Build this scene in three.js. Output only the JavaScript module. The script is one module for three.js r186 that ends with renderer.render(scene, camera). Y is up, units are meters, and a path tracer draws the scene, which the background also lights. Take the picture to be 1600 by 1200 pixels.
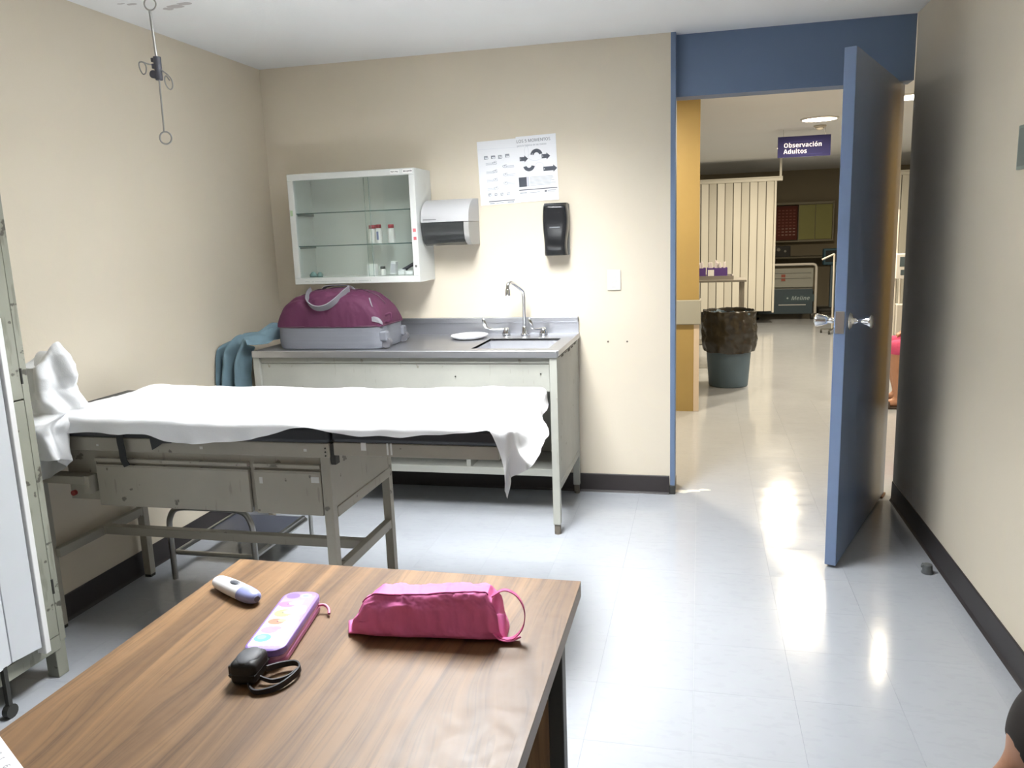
import * as THREE from 'three';
import { RoundedBoxGeometry } from 'three/addons/geometries/RoundedBoxGeometry.js';
import { mergeGeometries, mergeVertices, toCreasedNormals } from 'three/addons/utils/BufferGeometryUtils.js';
import { MarchingCubes } from 'three/addons/objects/MarchingCubes.js';
import { RectAreaLightUniformsLib } from 'three/addons/lights/RectAreaLightUniformsLib.js';

// ---------------------------------------------------------------- camera, exposure, lamps
// x runs along the back wall from the left wall, y is up, z comes from the back wall towards the camera (metres)
const scene = new THREE.Scene();
scene.background = new THREE.Color(0x000000);
const camera = new THREE.PerspectiveCamera(51.49, 4 / 3, 0.05, 60);
camera.position.set(2.4244, 1.4319, 4.294);
camera.rotation.order = 'YXZ';
camera.rotation.set(-0.1838, 0.2345, -0.0353);
const renderer = new THREE.WebGLRenderer({ antialias: true });
renderer.toneMapping = THREE.LinearToneMapping;
renderer.toneMappingExposure = 1.0;
renderer.shadowMap.enabled = true;
renderer.shadowMap.type = THREE.PCFSoftShadowMap;
RectAreaLightUniformsLib.init();
const ROOM_LAMP = { color: new THREE.Color().setRGB(0.97, 0.985, 1.0), power: 90, glow: 9 };
const HALL_LAMP = { color: new THREE.Color().setRGB(1.0, 0.855, 0.64), power: 470, glow: 26 };

// ---------------------------------------------------------------- helpers
let seed = 12345;
const rnd = () => { seed = (seed * 1664525 + 1013904223) >>> 0; return seed / 4294967296; };
const used = {};
function numbered(name) { const n = used[name] = (used[name] ?? -1) + 1; return n ? name + '_' + String(n).padStart(3, '0') : name; }
function shade(o) { o.castShadow = true; o.receiveShadow = true; return o; }
function mesh(name, geo, mat, parent = scene) {
  const g = Array.isArray(geo) ? merge(geo) : geo;
  const m = shade(new THREE.Mesh(g, mat)); m.name = parent === scene ? numbered(name) : name; parent.add(m); return m;
}
function thing(name, label, category, pos = [0, 0, 0], turn = 0, group) {
  const o = new THREE.Group(); o.name = numbered(name); scene.add(o); o.position.set(...pos); o.rotation.y = turn;
  o.userData = { label, category }; if (group) o.userData.group = group; return o;
}
function tag(o, label, category, group) { o.userData = { label, category }; if (group) o.userData.group = group; return o; }
function struct(name, geo, mat, label) { const m = mesh(name, geo, mat); m.userData = { kind: 'structure', label, category: name.split('_')[0] }; return m; }
function plain(g) { let r = g.index ? g.toNonIndexed() : g; for (const k of Object.keys(r.attributes)) if (!['position', 'normal', 'uv'].includes(k)) r.deleteAttribute(k); if (!r.attributes.uv) r.setAttribute('uv', new THREE.BufferAttribute(new Float32Array(r.attributes.position.count * 2), 2)); return r; }
function merge(list) { return mergeGeometries(list.map(plain), false); }
// texture coordinates in metres, taken along the axis that each face looks down
function metric(g0, ox = 0, oy = 0, swap = false) {
  const g = plain(g0), p = g.attributes.position, n = g.attributes.normal, uv = g.attributes.uv;
  for (let i = 0; i < p.count; i++) {
    const ax = Math.abs(n.getX(i)), ay = Math.abs(n.getY(i)), az = Math.abs(n.getZ(i)); let u, v;
    if (ay >= ax && ay >= az) { u = p.getX(i); v = -p.getZ(i); } else if (ax >= az) { u = p.getZ(i); v = p.getY(i); } else { u = p.getX(i); v = p.getY(i); }
    swap ? uv.setXY(i, v + oy, u + ox) : uv.setXY(i, u + ox, v + oy);
  }
  return g;
}
function box(x0, x1, y0, y1, z0, z1, r = 0) {
  const w = x1 - x0, h = y1 - y0, d = z1 - z0;
  const g = r > 0 ? new RoundedBoxGeometry(w, h, d, 2, Math.min(r, w / 2.02, h / 2.02, d / 2.02)) : new THREE.BoxGeometry(w, h, d);
  g.translate((x0 + x1) / 2, (y0 + y1) / 2, (z0 + z1) / 2); return metric(g);
}
const V = (x, y, z) => new THREE.Vector3(x, y, z);
function rod(a, b, r, r2 = r, n = 14) {
  const A = V(...a), B = V(...b), L = A.distanceTo(B), g = new THREE.CylinderGeometry(r2, r, L, n);
  g.applyQuaternion(new THREE.Quaternion().setFromUnitVectors(V(0, 1, 0), B.clone().sub(A).normalize())); g.translate((A.x + B.x) / 2, (A.y + B.y) / 2, (A.z + B.z) / 2); return plain(g);
}
function bar(a, b, w, h) {           // square section between two points
  const A = V(...a), B = V(...b), L = A.distanceTo(B), g = new THREE.BoxGeometry(w, h, L);
  const m = new THREE.Matrix4().lookAt(A, B, Math.abs(B.y - A.y) > 0.95 * L ? V(0, 0, 1) : V(0, 1, 0)); g.applyMatrix4(m); g.translate((A.x + B.x) / 2, (A.y + B.y) / 2, (A.z + B.z) / 2); return metric(g);
}
function tube(pts, r, seg = 48, rad = 10, closed = false, tension = 0.5) {
  const c = new THREE.CatmullRomCurve3(pts.map(p => V(...p)), closed, 'catmullrom', tension); return plain(new THREE.TubeGeometry(c, seg, r, rad, closed));
}
function ribbon(pts, w, t, side = [0, 0, 1], seg = 40) {   // flat strap along a curve; side = direction of its width
  const c = new THREE.CatmullRomCurve3(pts.map(p => V(...p))), S = V(...side), pos = [], idx = [];
  for (let i = 0; i <= seg; i++) {
    const p = c.getPoint(i / seg), T = c.getTangent(i / seg), s = S.clone().addScaledVector(T, -S.dot(T)).normalize(), n = T.clone().cross(s).normalize();
    for (const [a, b] of [[-1, -1], [1, -1], [1, 1], [-1, 1]]) { const q = p.clone().addScaledVector(s, a * w / 2).addScaledVector(n, b * t / 2); pos.push(q.x, q.y, q.z); }
    if (i) for (let k = 0; k < 4; k++) { const a = (i - 1) * 4 + k, b = (i - 1) * 4 + (k + 1) % 4; idx.push(a, b, b + 4, a, b + 4, a + 4); }
  }
  const e = seg * 4; idx.push(0, 2, 1, 0, 3, 2, e, e + 1, e + 2, e, e + 2, e + 3);
  const g = new THREE.BufferGeometry(); g.setAttribute('position', new THREE.Float32BufferAttribute(pos, 3)); g.setIndex(idx);
  return plain(toCreasedNormals(g, 0.7));
}
function lathe(profile, x = 0, y = 0, z = 0, n = 32) { const g = new THREE.LatheGeometry(profile.map(p => new THREE.Vector2(p[0], p[1])), n); g.translate(x, y, z); return plain(g); }
function grid(nu, nv, fn, closeV = false) {
  const pos = [], uv = [], idx = [];
  for (let i = 0; i <= nu; i++) for (let j = 0; j <= nv; j++) { const p = fn(i / nu, j / nv); pos.push(p[0], p[1], p[2]); uv.push(i / nu, j / nv); }
  for (let i = 0; i < nu; i++) for (let j = 0; j < nv; j++) { const a = i * (nv + 1) + j, b = a + nv + 1; idx.push(a, b, a + 1, b, b + 1, a + 1); }
  const g = new THREE.BufferGeometry(); g.setAttribute('position', new THREE.Float32BufferAttribute(pos, 3)); g.setAttribute('uv', new THREE.Float32BufferAttribute(uv, 2)); g.setIndex(idx); g.computeVertexNormals(); return g;
}
function extrude(shapePts, depth, bevel = 0, seg = 8) {
  const s = new THREE.Shape(shapePts.map(p => new THREE.Vector2(p[0], p[1])));
  return plain(new THREE.ExtrudeGeometry(s, { depth, bevelEnabled: bevel > 0, bevelSize: bevel, bevelThickness: bevel, bevelSegments: 3, curveSegments: seg }));
}
const clamp = (x, a = 0, b = 1) => Math.min(b, Math.max(a, x));
const sstep = (a, b, x) => { const t = clamp((x - a) / (b - a)); return t * t * (3 - 2 * t); };
const lerp = (a, b, t) => a + (b - a) * t;
// noise
function hash2(x, y, s) { let h = (x * 374761393 + y * 668265263 + s * 982451653) | 0; h = Math.imul(h ^ (h >>> 13), 1274126177); h ^= h >>> 16; return (h >>> 0) / 4294967296; }
function vnoise(x, y, s = 0, px = 0, py = 0) {
  const xi = Math.floor(x), yi = Math.floor(y), fx = x - xi, fy = y - yi, u = fx * fx * (3 - 2 * fx), v = fy * fy * (3 - 2 * fy);
  const w = (a, b) => hash2(px ? ((a % px) + px) % px : a, py ? ((b % py) + py) % py : b, s);
  return lerp(lerp(w(xi, yi), w(xi + 1, yi), u), lerp(w(xi, yi + 1), w(xi + 1, yi + 1), u), v);
}
function fbm(x, y, s = 0, oct = 4, px = 0, py = 0) { let a = 0, k = 0.5, t = 0; for (let i = 0; i < oct; i++) { a += k * vnoise(x, y, s + i * 17, px, py); t += k; x *= 2; y *= 2; px *= 2; py *= 2; k *= 0.5; } return a / t; }
// textures
function dataTex(w, h, fn, srgb, metresU, metresV) {
  const d = new Uint8Array(w * h * 4);
  for (let y = 0; y < h; y++) for (let x = 0; x < w; x++) { const c = fn(x / w, y / h), i = (y * w + x) * 4; d[i] = 255 * clamp(c[0]); d[i + 1] = 255 * clamp(c[1]); d[i + 2] = 255 * clamp(c[2]); d[i + 3] = 255; }
  const t = new THREE.DataTexture(d, w, h, THREE.RGBAFormat); t.wrapS = t.wrapT = THREE.RepeatWrapping; t.magFilter = THREE.LinearFilter; t.minFilter = THREE.LinearMipmapLinearFilter; t.generateMipmaps = true;
  if (srgb) t.colorSpace = THREE.SRGBColorSpace; if (metresU) t.repeat.set(1 / metresU, 1 / (metresV ?? metresU)); t.needsUpdate = true; return t;
}
function canvasTex(w, h, draw) {
  const c = document.createElement('canvas'); c.width = w; c.height = h; const x = c.getContext('2d'); draw(x, w, h);
  const t = new THREE.CanvasTexture(c); t.colorSpace = THREE.SRGBColorSpace; return t;
}
const toS = c => c <= 0.0031308 ? 12.92 * c : 1.055 * Math.pow(c, 1 / 2.4) - 0.055;
const grey = v => [v, v, v];
// a tinted, slightly uneven colour map around a linear base colour
function mottle(base, amp, cells, metres, s, size = 256) {
  return dataTex(size, size, (u, v) => { const n = 1 + amp * (fbm(u * cells, v * cells, s, 4, cells, cells) - 0.5) * 2; return base.map(b => toS(b * n)); }, true, metres);
}
function noiseTex(lo, hi, cells, metres, s, size = 256) { return dataTex(size, size, (u, v) => grey(lerp(lo, hi, fbm(u * cells, v * cells, s, 4, cells, cells))), false, metres); }
const lin = (r, g, b) => new THREE.Color().setRGB(r, g, b);
const std = (o) => new THREE.MeshStandardMaterial(o);
const phys = (o) => new THREE.MeshPhysicalMaterial(o);
const paintBump = noiseTex(0.3, 0.7, 64, 0.5, 5, 256);
// worn enamel: base paint with small chips and scuffs
function enamel(base, chip, amount, s, metres = 0.8) {
  return dataTex(512, 512, (u, v) => {
    const m = 1 + 0.10 * (fbm(u * 6, v * 6, s, 4, 6, 6) - 0.5) * 2, a = fbm(u * 22, v * 22, s + 9, 4, 22, 22), b = fbm(u * 60, v * 8, s + 31, 3, 60, 8);
    const k = sstep(0.74 - amount, 0.79 - amount, a), q = 0.35 * sstep(0.70 - amount, 0.78 - amount, b);
    return base.map((c, i) => toS(lerp(c * m, chip[i], Math.max(k, q)))); }, true, metres);
}
function sdfMesh(min, max, cell, f) {       // one continuous surface around f < 0
  const span = Math.max(max[0] - min[0], max[1] - min[1], max[2] - min[2]) / 2, size = Math.ceil(2 * span / cell) + 4, half = size / 2, c = min.map((m, i) => (m + max[i]) / 2);
  const mc = new MarchingCubes(size, new THREE.MeshBasicMaterial(), false, false, 200000); mc.isolation = 0;
  const k = span * 1.04;
  for (let z = 0; z < size; z++) for (let y = 0; y < size; y++) for (let x = 0; x < size; x++) mc.field[x + y * size + z * size * size] = -f(c[0] + (x - half) / half * k, c[1] + (y - half) / half * k, c[2] + (z - half) / half * k);
  mc.update(); const n = mc.count, pos = new Float32Array(n * 3);
  for (let i = 0; i < n; i++) for (let a = 0; a < 3; a++) pos[i * 3 + a] = c[a] + mc.positionArray[i * 3 + a] * k;
  let g = new THREE.BufferGeometry(); g.setAttribute('position', new THREE.BufferAttribute(pos, 3)); g = mergeVertices(g, 1e-5); g.computeVertexNormals(); return plain(g);
}
const smin = (a, b, k) => { const h = clamp(0.5 + 0.5 * (b - a) / k); return lerp(b, a, h) - k * h * (1 - h); };
function capsule(p, a, b, ra, rb) { const bx = b[0] - a[0], by = b[1] - a[1], bz = b[2] - a[2], x = p[0] - a[0], y = p[1] - a[1], z = p[2] - a[2]; const t = clamp((x * bx + y * by + z * bz) / (bx * bx + by * by + bz * bz + 1e-9)); return Math.hypot(x - bx * t, y - by * t, z - bz * t) - lerp(ra, rb, t); }
function ellip(p, c, r) { const x = (p[0] - c[0]) / r[0], y = (p[1] - c[1]) / r[1], z = (p[2] - c[2]) / r[2], k = Math.hypot(x, y, z); return (k - 1) * Math.min(...r); }

// ---------------------------------------------------------------- materials
const CREAM = [0.735, 0.662, 0.535];
const M = {
  wall: std({ map: mottle(CREAM, 0.025, 5, 1.7, 3), roughness: 0.62, bumpMap: paintBump, bumpScale: 0.0006 }),
  ceiling: std({ map: mottle([0.82, 0.83, 0.83], 0.02, 4, 1.9, 21), roughness: 0.9, bumpMap: paintBump, bumpScale: 0.0008 }),
  base: std({ color: lin(0.030, 0.025, 0.025), roughness: 0.45 }),
  blue: std({ map: mottle([0.140, 0.200, 0.315], 0.05, 5, 0.9, 41), roughness: 0.5, bumpMap: paintBump, bumpScale: 0.0004 }),
  door: std({ map: mottle([0.165, 0.228, 0.370], 0.04, 5, 0.9, 42), roughness: 0.22, bumpMap: paintBump, bumpScale: 0.0002 }),
  yellow: std({ map: mottle([0.365, 0.262, 0.095], 0.05, 5, 0.9, 43), roughness: 0.5 }),
  bed: std({ map: enamel([0.375, 0.352, 0.292], [0.15, 0.14, 0.115], -0.05, 71), roughness: 0.45 }),
  desk: std({ map: enamel([0.39, 0.395, 0.355], [0.26, 0.25, 0.20], -0.045, 81), roughness: 0.5 }),
  locker: std({ map: enamel([0.27, 0.275, 0.225], [0.08, 0.075, 0.06], -0.01, 91), roughness: 0.45 }),
  darkMetal: std({ color: lin(0.05, 0.05, 0.045), roughness: 0.5, metalness: 0.4 }),
  steel: std({ color: lin(0.50, 0.51, 0.54), metalness: 1, roughnessMap: dataTex(256, 256, (u, v) => grey(0.42 + 0.22 * fbm(u * 3, v * 90, 7, 3, 3, 90)), false, 0.5), roughness: 0.75 }),
  chrome: std({ color: lin(0.75, 0.76, 0.78), metalness: 1, roughness: 0.14 }),
  dullChrome: std({ color: lin(0.42, 0.42, 0.40), metalness: 1, roughness: 0.32 }),
  whiteEnamel: std({ color: lin(0.72, 0.745, 0.72), roughness: 0.4 }),
  glass: phys({ color: lin(0.955, 0.975, 0.965), roughness: 0.03, transmission: 1, thickness: 0, ior: 1.5 }),
  glassEdge: phys({ color: lin(0.06, 0.13, 0.12), roughness: 0.2 }),
  paper: std({ color: lin(0.86, 0.87, 0.88), roughness: 0.85 }),
  whitePlastic: std({ color: lin(0.80, 0.80, 0.79), roughness: 0.4 }),
  greyPlastic: std({ color: lin(0.47, 0.475, 0.485), roughness: 0.35 }),
  blackPlastic: std({ color: lin(0.016, 0.017, 0.019), roughness: 0.18 }),
  smoke: phys({ color: lin(0.035, 0.038, 0.038), roughness: 0.2 }),
  vinyl: std({ color: lin(0.022, 0.024, 0.028), roughness: 0.42 }),
  sheet: std({ map: mottle([0.84, 0.855, 0.87], 0.02, 7, 0.6, 55), roughness: 0.9, side: THREE.DoubleSide, bumpMap: noiseTex(0.2, 0.8, 90, 0.25, 8), bumpScale: 0.0006 }),
  teal: std({ map: mottle([0.125, 0.195, 0.235], 0.08, 9, 0.4, 56), roughness: 0.95, side: THREE.DoubleSide, bumpMap: noiseTex(0.2, 0.8, 90, 0.2, 8), bumpScale: 0.0008 }),
  plum: std({ map: mottle([0.072, 0.0098, 0.041], 0.07, 9, 0.3, 57), roughness: 0.75, side: THREE.DoubleSide, bumpMap: noiseTex(0.2, 0.8, 80, 0.12, 18), bumpScale: 0.0006 }),
  bagGrey: std({ map: mottle([0.150, 0.158, 0.180], 0.06, 9, 0.3, 58), roughness: 0.8, bumpMap: noiseTex(0.2, 0.8, 80, 0.12, 18), bumpScale: 0.0005 }),
  strapGrey: std({ color: lin(0.19, 0.187, 0.205), roughness: 0.85 }),
  pink: std({ map: mottle([0.92, 0.21, 0.52], 0.05, 9, 0.2, 59), roughness: 0.6, side: THREE.DoubleSide, bumpMap: noiseTex(0.2, 0.8, 90, 0.06, 18), bumpScale: 0.0003 }),
  pvc: std({ color: lin(0.72, 0.70, 0.62), roughness: 0.45 }),
  whitePanel: std({ map: mottle([0.63, 0.655, 0.68], 0.03, 5, 0.7, 66), roughness: 0.5 }),
  skin: std({ color: lin(0.46, 0.24, 0.15), roughness: 0.55 }),
  hair: std({ map: dataTex(128, 256, (u, v) => { const n = 0.6 + 0.8 * fbm(u * 50, v * 3, 4, 3, 50, 3); return [toS(0.020 * n), toS(0.015 * n), toS(0.012 * n)]; }, true, 0.12, 0.4), roughness: 0.8 }),
  lampRoom: std({ color: 0xffffff, emissive: ROOM_LAMP.color, emissiveIntensity: ROOM_LAMP.glow }),
  lampHall: std({ color: 0xffffff, emissive: HALL_LAMP.color, emissiveIntensity: HALL_LAMP.glow }),
};
const flat = (r, g, b, rough = 0.6, extra = {}) => std({ color: lin(r, g, b), roughness: rough, ...extra });
const printed = (tex, rough = 0.7) => std({ map: tex, roughness: rough });
// a sheet with a picture on its +z face
function printPlane(w, h, mat) { return new THREE.Mesh(new THREE.PlaneGeometry(w, h), mat); }

// ---------------------------------------------------------------- the room
const H = 2.4, W = 3.417, J = 2.274, FRONT = 5.0;
// floor: slab with separate vinyl tiles on the part that the photograph shows tile by tile
const TILE = 0.305, TX = -0.025, TZ = 0.11;
const floorSlab = struct('floor', box(-0.15, W + 0.15, -0.12, -0.004, -0.05, FRONT + 0.15), flat(0.5, 0.51, 0.52, 0.8), 'pale grey waxed vinyl tile floor of the examination room');
const tileMats = [0, 1, 2, 3].map(k => std({
  map: dataTex(256, 256, (u, v) => { const n = fbm(u * 7, v * 7, 101 + k * 7, 5, 7, 7), f = sstep(0.60, 0.72, fbm(u * 16, v * 40, 301 + k, 3, 16, 40)), b = 1 + [0, 0.006, -0.007, 0.003][k]; return [0.385, 0.407, 0.438].map(c => toS(c * b * (1 + 0.05 * (n - 0.5) - 0.03 * f))); }, true, 0.61),
  roughnessMap: dataTex(256, 256, (u, v) => grey(0.09 + 0.09 * fbm(u * 5, v * 5, 202 + k, 4, 5, 5)), false, 0.9), roughness: 1,
  bumpMap: noiseTex(0.3, 0.7, 9, 0.7, 77 + k), bumpScale: 0.0005 }));
const tileGeos = [0, 1, 2, 3, 4, 5].map(k => metric(new THREE.BoxGeometry(TILE - 0.0004, 0.006, TILE - 0.0004), k * 0.37, k * 0.71));
function tileFloor(parent, x0, x1, z0, z1) {
  for (let i = Math.floor((x0 - TX) / TILE); TX + i * TILE < x1 - 0.002; i++) for (let j = Math.floor((z0 - TZ) / TILE); TZ + j * TILE < z1 - 0.002; j++) {
    const a = Math.max(x0, TX + i * TILE), b = Math.min(x1, TX + (i + 1) * TILE), c = Math.max(z0, TZ + j * TILE), d = Math.min(z1, TZ + (j + 1) * TILE);
    if (b - a < 0.01 || d - c < 0.01) continue;
    const k = Math.floor(hash2(i, j, 3) * 6), t = mesh('tile', tileGeos[k], tileMats[Math.floor(hash2(i, j, 9) * 4)], parent);
    t.scale.set((b - a) / TILE, 1, (d - c) / TILE); t.position.set((a + b) / 2, -0.003 + 0.0001 * (hash2(i, j, 5) - 0.5), (c + d) / 2);
  }
}
tileFloor(floorSlab, 0, W, -0.05, FRONT);
const LX = 1.58, LZ1 = 1.68, LW = 0.60, LL = 1.22, WELL = 0.11;
struct('ceiling', [box(-0.15, LX - LW / 2, H, H + 0.14, -0.05, FRONT + 0.15), box(LX + LW / 2, W + 0.15, H, H + 0.14, -0.05, FRONT + 0.15), ...[[-0.05, LZ1 - LL / 2], [LZ1 + LL / 2, FRONT + 0.15]].map(([a, b]) => box(LX - LW / 2, LX + LW / 2, H, H + 0.14, a, b))], M.ceiling, 'pale plaster ceiling of the examination room');
for (const [x, z, r, k] of [[0.16, 1.313, 0.010, 1], [0.186, 1.293, 0.014, 2], [0.322, 1.213, 0.026, 3], [0.379, 1.231, 0.020, 4], [0.281, 1.189, 0.018, 5]])
  mesh('stain', grid(4, 20, (u, v) => { const a = v * Math.PI * 2, q = r * u * (0.5 + vnoise(v * 8, k * 3, 5, 8)); return [x + 1.5 * q * Math.cos(a), H - 0.0006 * Math.cos(u * 1.5), z + 0.8 * q * Math.sin(a)]; }), flat(0.52, 0.50, 0.50, 0.9, { side: THREE.DoubleSide }), scene.getObjectByName('ceiling'));
struct('wall_back', box(-0.15, J, 0, H, -0.19, 0), M.wall, 'cream painted back wall above the steel sink counter');
struct('wall_left', box(-0.15, 0, 0, H, 0, FRONT + 0.15), M.wall, 'cream painted wall along the examination table');
struct('wall_right', box(W, W + 0.15, 0, H, -0.05, FRONT + 0.15), M.wall, 'cream painted wall behind the open blue door');
struct('wall_front', box(0, W, 0, H, FRONT, FRONT + 0.15), M.wall, 'cream painted wall opposite the sink counter');
// cove baseboards
const cove = (len) => extrude([[0, 0], [0.016, 0], [0.012, 0.004], [0.008, 0.012], [0.006, 0.1], [0.004, 0.104], [0, 0.104]], len);
struct('baseboard_back', cove(J - 0.004).rotateY(-Math.PI / 2).scale(1, 1, 1).translate(J - 0.004, 0, 0), M.base, 'dark rubber baseboard under the sink counter wall');
struct('baseboard_left', cove(FRONT).translate(0, 0, 0), M.base, 'dark rubber baseboard behind the examination table');
struct('baseboard_right', cove(FRONT + 0.04).rotateY(Math.PI).translate(W, 0, FRONT - 0.0), M.base, 'dark rubber baseboard beside the open blue door');
// blue frame and the blue panel over the door
const frame1 = struct('trim_1', box(J, J + 0.026, 0.05, H, -0.19, 0.004, 0.002), M.blue, 'narrow blue steel door jamb reaching the ceiling');
mesh('shoe', box(J - 0.003, J + 0.029, 0, 0.05, -0.19, 0.008, 0.004), M.darkMetal, frame1);
struct('wall_lintel', box(J + 0.026, W, 2.10, H, -0.19, -0.065), M.blue, 'blue painted panel above the doorway');
const chips = std({ map: mottle([0.70, 0.66, 0.58], 0.2, 7, 0.2, 111), roughness: 0.9 });
{ // broken floor edge at the threshold
  const o = thing('floor_patch', 'chipped pale filler patch on the floor at the blue jamb', 'patch', [J + 0.10, 0, -0.075]);
  for (const [x, z, r, s] of [[-0.035, 0.02, 0.034, 1], [0.03, 0.0, 0.028, 2], [0.085, -0.02, 0.022, 3]]) {
    const g = grid(8, 22, (u, v) => { const a = v * Math.PI * 2, q = r * u * (0.65 + 0.6 * vnoise(v * 9, s * 5, 7, 9)); return [x + q * Math.cos(a) * 1.5, 0.0045 * Math.cos(u * Math.PI / 2) + 0.0002, z + q * Math.sin(a) * 0.9]; });
    mesh('filler', g, chips, o);
  }
}
// ---------------------------------------------------------------- the door leaf, hinged at the right, swung into the room
const hinge = V(3.372, 0, -0.135), tip = V(2.972, 0, 0.900), DL = hinge.distanceTo(tip);
const door = new THREE.Group(); door.name = 'door_1'; scene.add(door); door.position.copy(hinge); door.rotation.y = Math.atan2(-(tip.z - hinge.z), tip.x - hinge.x);
door.userData = { kind: 'structure', label: 'blue flush door standing open with round chrome knobs', category: 'door' };
// local x runs from hinge to free edge, local +z is the face that looks to the right wall
const LZ = V(0, 0, 1).applyAxisAngle(V(0, 1, 0), door.rotation.y), rs = LZ.x > 0 ? 1 : -1;
mesh('leaf', box(0, DL, 0.012, 2.09, -0.0225, 0.0225, 0.003), M.door, door);
{
  const kx = DL - 0.065, ky = 1.045;
  mesh('latch_plate', box(DL - 0.001, DL + 0.0025, ky - 0.045, ky + 0.045, -0.017, 0.017, 0.001), M.dullChrome, door);
  for (const s of [1, -1]) {
    const k = lathe([[0.0, 0], [0.034, 0], [0.034, 0.004], [0.027, 0.010], [0.013, 0.014], [0.011, 0.034], [0.015, 0.040], [0.019, 0.048], [0.026, 0.074], [0.027, 0.082], [0.024, 0.088], [0.012, 0.090], [0, 0.090]], 0, 0, 0, 40);
    k.rotateX(s * Math.PI / 2); k.translate(kx, ky, s * 0.0225); mesh('knob', k, M.chrome, door);
  }
  mesh('floor_pivot', [box(-0.012, 0.075, 0.0, 0.012, -0.03, 0.03, 0.003)], flat(0.14, 0.075, 0.04, 0.6), door);
}
{ const o = tag(mesh('door_stop', [lathe([[0, 0], [0.022, 0], [0.024, 0.004], [0.02, 0.012], [0.0185, 0.034], [0.016, 0.039], [0, 0.04]], 3.352, 0, 0.895, 26), rod([3.352, 0.025, 0.895], [3.335, 0.027, 0.88], 0.013, 0.011)], flat(0.13, 0.14, 0.14, 0.5, { metalness: 0.3 })), 'small grey door stop on the floor beside the baseboard', 'door stop'); }
// ---------------------------------------------------------------- ceiling lamp of the room
function lampLight(parent, w, d, x, y, z, L) { const l = new THREE.RectAreaLight(L.color, L.power, w, d); l.position.set(x, y, z); l.rotation.x = -Math.PI / 2; l.castShadow = true; l.name = 'lamp_light'; parent.add(l); return l; }
function troffer(z, label, power) {
  const o = thing('ceiling_light', label, 'light', [LX, H, z]), w = LW / 2, l = LL / 2, t = 0.004;
  mesh('housing', [box(-w, -w + t, 0, WELL, -l, l), box(w - t, w, 0, WELL, -l, l), box(-w + t, w - t, 0, WELL, -l, -l + t), box(-w + t, w - t, 0, WELL, l - t, l), box(-w, w, WELL, WELL + 0.012, -l, l)], M.whiteEnamel, o);
  const rim = [[-w - 0.015, -w, -l - 0.015, l + 0.015], [w, w + 0.015, -l - 0.015, l + 0.015], [-w, w, -l - 0.015, -l], [-w, w, l, l + 0.015]]; mesh('rim', rim.map(([a, b, c, d]) => box(a, b, -0.005, 0, c, d)), M.whiteEnamel, o);
  mesh('diffuser', box(-w + t, w - t, WELL - 0.008, WELL - 0.001, -l + t, l - t), M.lampRoom, o);
  const blade = flat(0.42, 0.42, 0.42, 0.4);
  for (let k = 1; k < 7; k++) mesh('louvre_blade', box(-w + k * LW / 7 - 0.001, -w + k * LW / 7 + 0.001, 0.002, 0.072, -l + t, l - t), blade, o);
  for (let k = 1; k < 6; k++) mesh('louvre_blade', box(-w + t, w - t, 0.002, 0.072, -l + k * LL / 6 - 0.001, -l + k * LL / 6 + 0.001), blade, o);
  lampLight(o, LW - 0.02, LL - 0.02, 0, WELL - 0.012, 0, ROOM_LAMP).intensity *= power;
}
troffer(LZ1, 'recessed louvred fluorescent ceiling light above the examination table', 1);
// ---------------------------------------------------------------- corridor and observation room beyond the door
struct('floor_corridor', [box(-1.6, 8.1, -0.12, -0.004, -2.6, -0.05), box(-1.6, 8.1, -0.12, 0, -11.05, -2.6)].map(g => metric(g)), tileMats[0], 'glossy vinyl floor of the corridor beyond the doorway');
tileFloor(scene.getObjectByName('floor_corridor'), J, 4.58, -2.6, -0.05);
mesh('floor_run', [box(-1.6, J, -0.004, 0, -2.6, -0.05), box(4.58, 8.1, -0.004, 0, -2.6, -0.05)], tileMats[0], scene.getObjectByName('floor_corridor'));
struct('ceiling_corridor', box(-1.6, 8.1, H, H + 0.12, -11.05, -0.05), M.ceiling, 'plain ceiling of the corridor beyond the doorway');
struct('wall_corridor_near', box(W + 0.15, 8.1, 0, H, -0.05, 0.1), M.yellow, 'yellow corridor wall beside the doorway');
const hallWall = flat(0.62, 0.56, 0.42, 0.7), paintedDimWall = flat(0.33, 0.29, 0.21, 0.8);  // second cream is darkened to stand for weak light on the far wall
struct('wall_corridor_far', box(-1.6, 2.42, 0, H, -2.25, -2.10), M.yellow, 'yellow corridor wall with a grey bumper rail');
struct('wall_corridor_opposite', box(4.35, 8.1, 0, H, -2.25, -2.10), M.yellow, 'yellow corridor wall behind the seated person');
struct('wall_corridor_end_left', box(-1.75, -1.6, 0, H, -11.05, -0.05), hallWall, 'cream wall at the end of the corridor');
struct('wall_corridor_end_right', box(8.1, 8.25, 0, H, -11.05, 0.1), hallWall, 'cream wall closing the far end of the corridor');
struct('wall_observation_back', box(-1.6, 8.1, 0, H, -11.2, -11.05), paintedDimWall, 'back wall of the observation room, its dimness painted in');
struct('trim_2', box(2.382, 2.424, 0, 0.70, -2.255, -2.096, 0.002), flat(0.62, 0.52, 0.42, 0.5), 'beige corner guard below the bumper rail');
struct('trim_3', [box(-1.6, 2.434, 0.70, 0.892, -2.10, -2.072, 0.008), box(2.42, 2.436, 0.70, 0.892, -2.25, -2.072, 0.006)], flat(0.33, 0.335, 0.30, 0.5), 'grey plastic bumper rail along the yellow wall');
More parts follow.
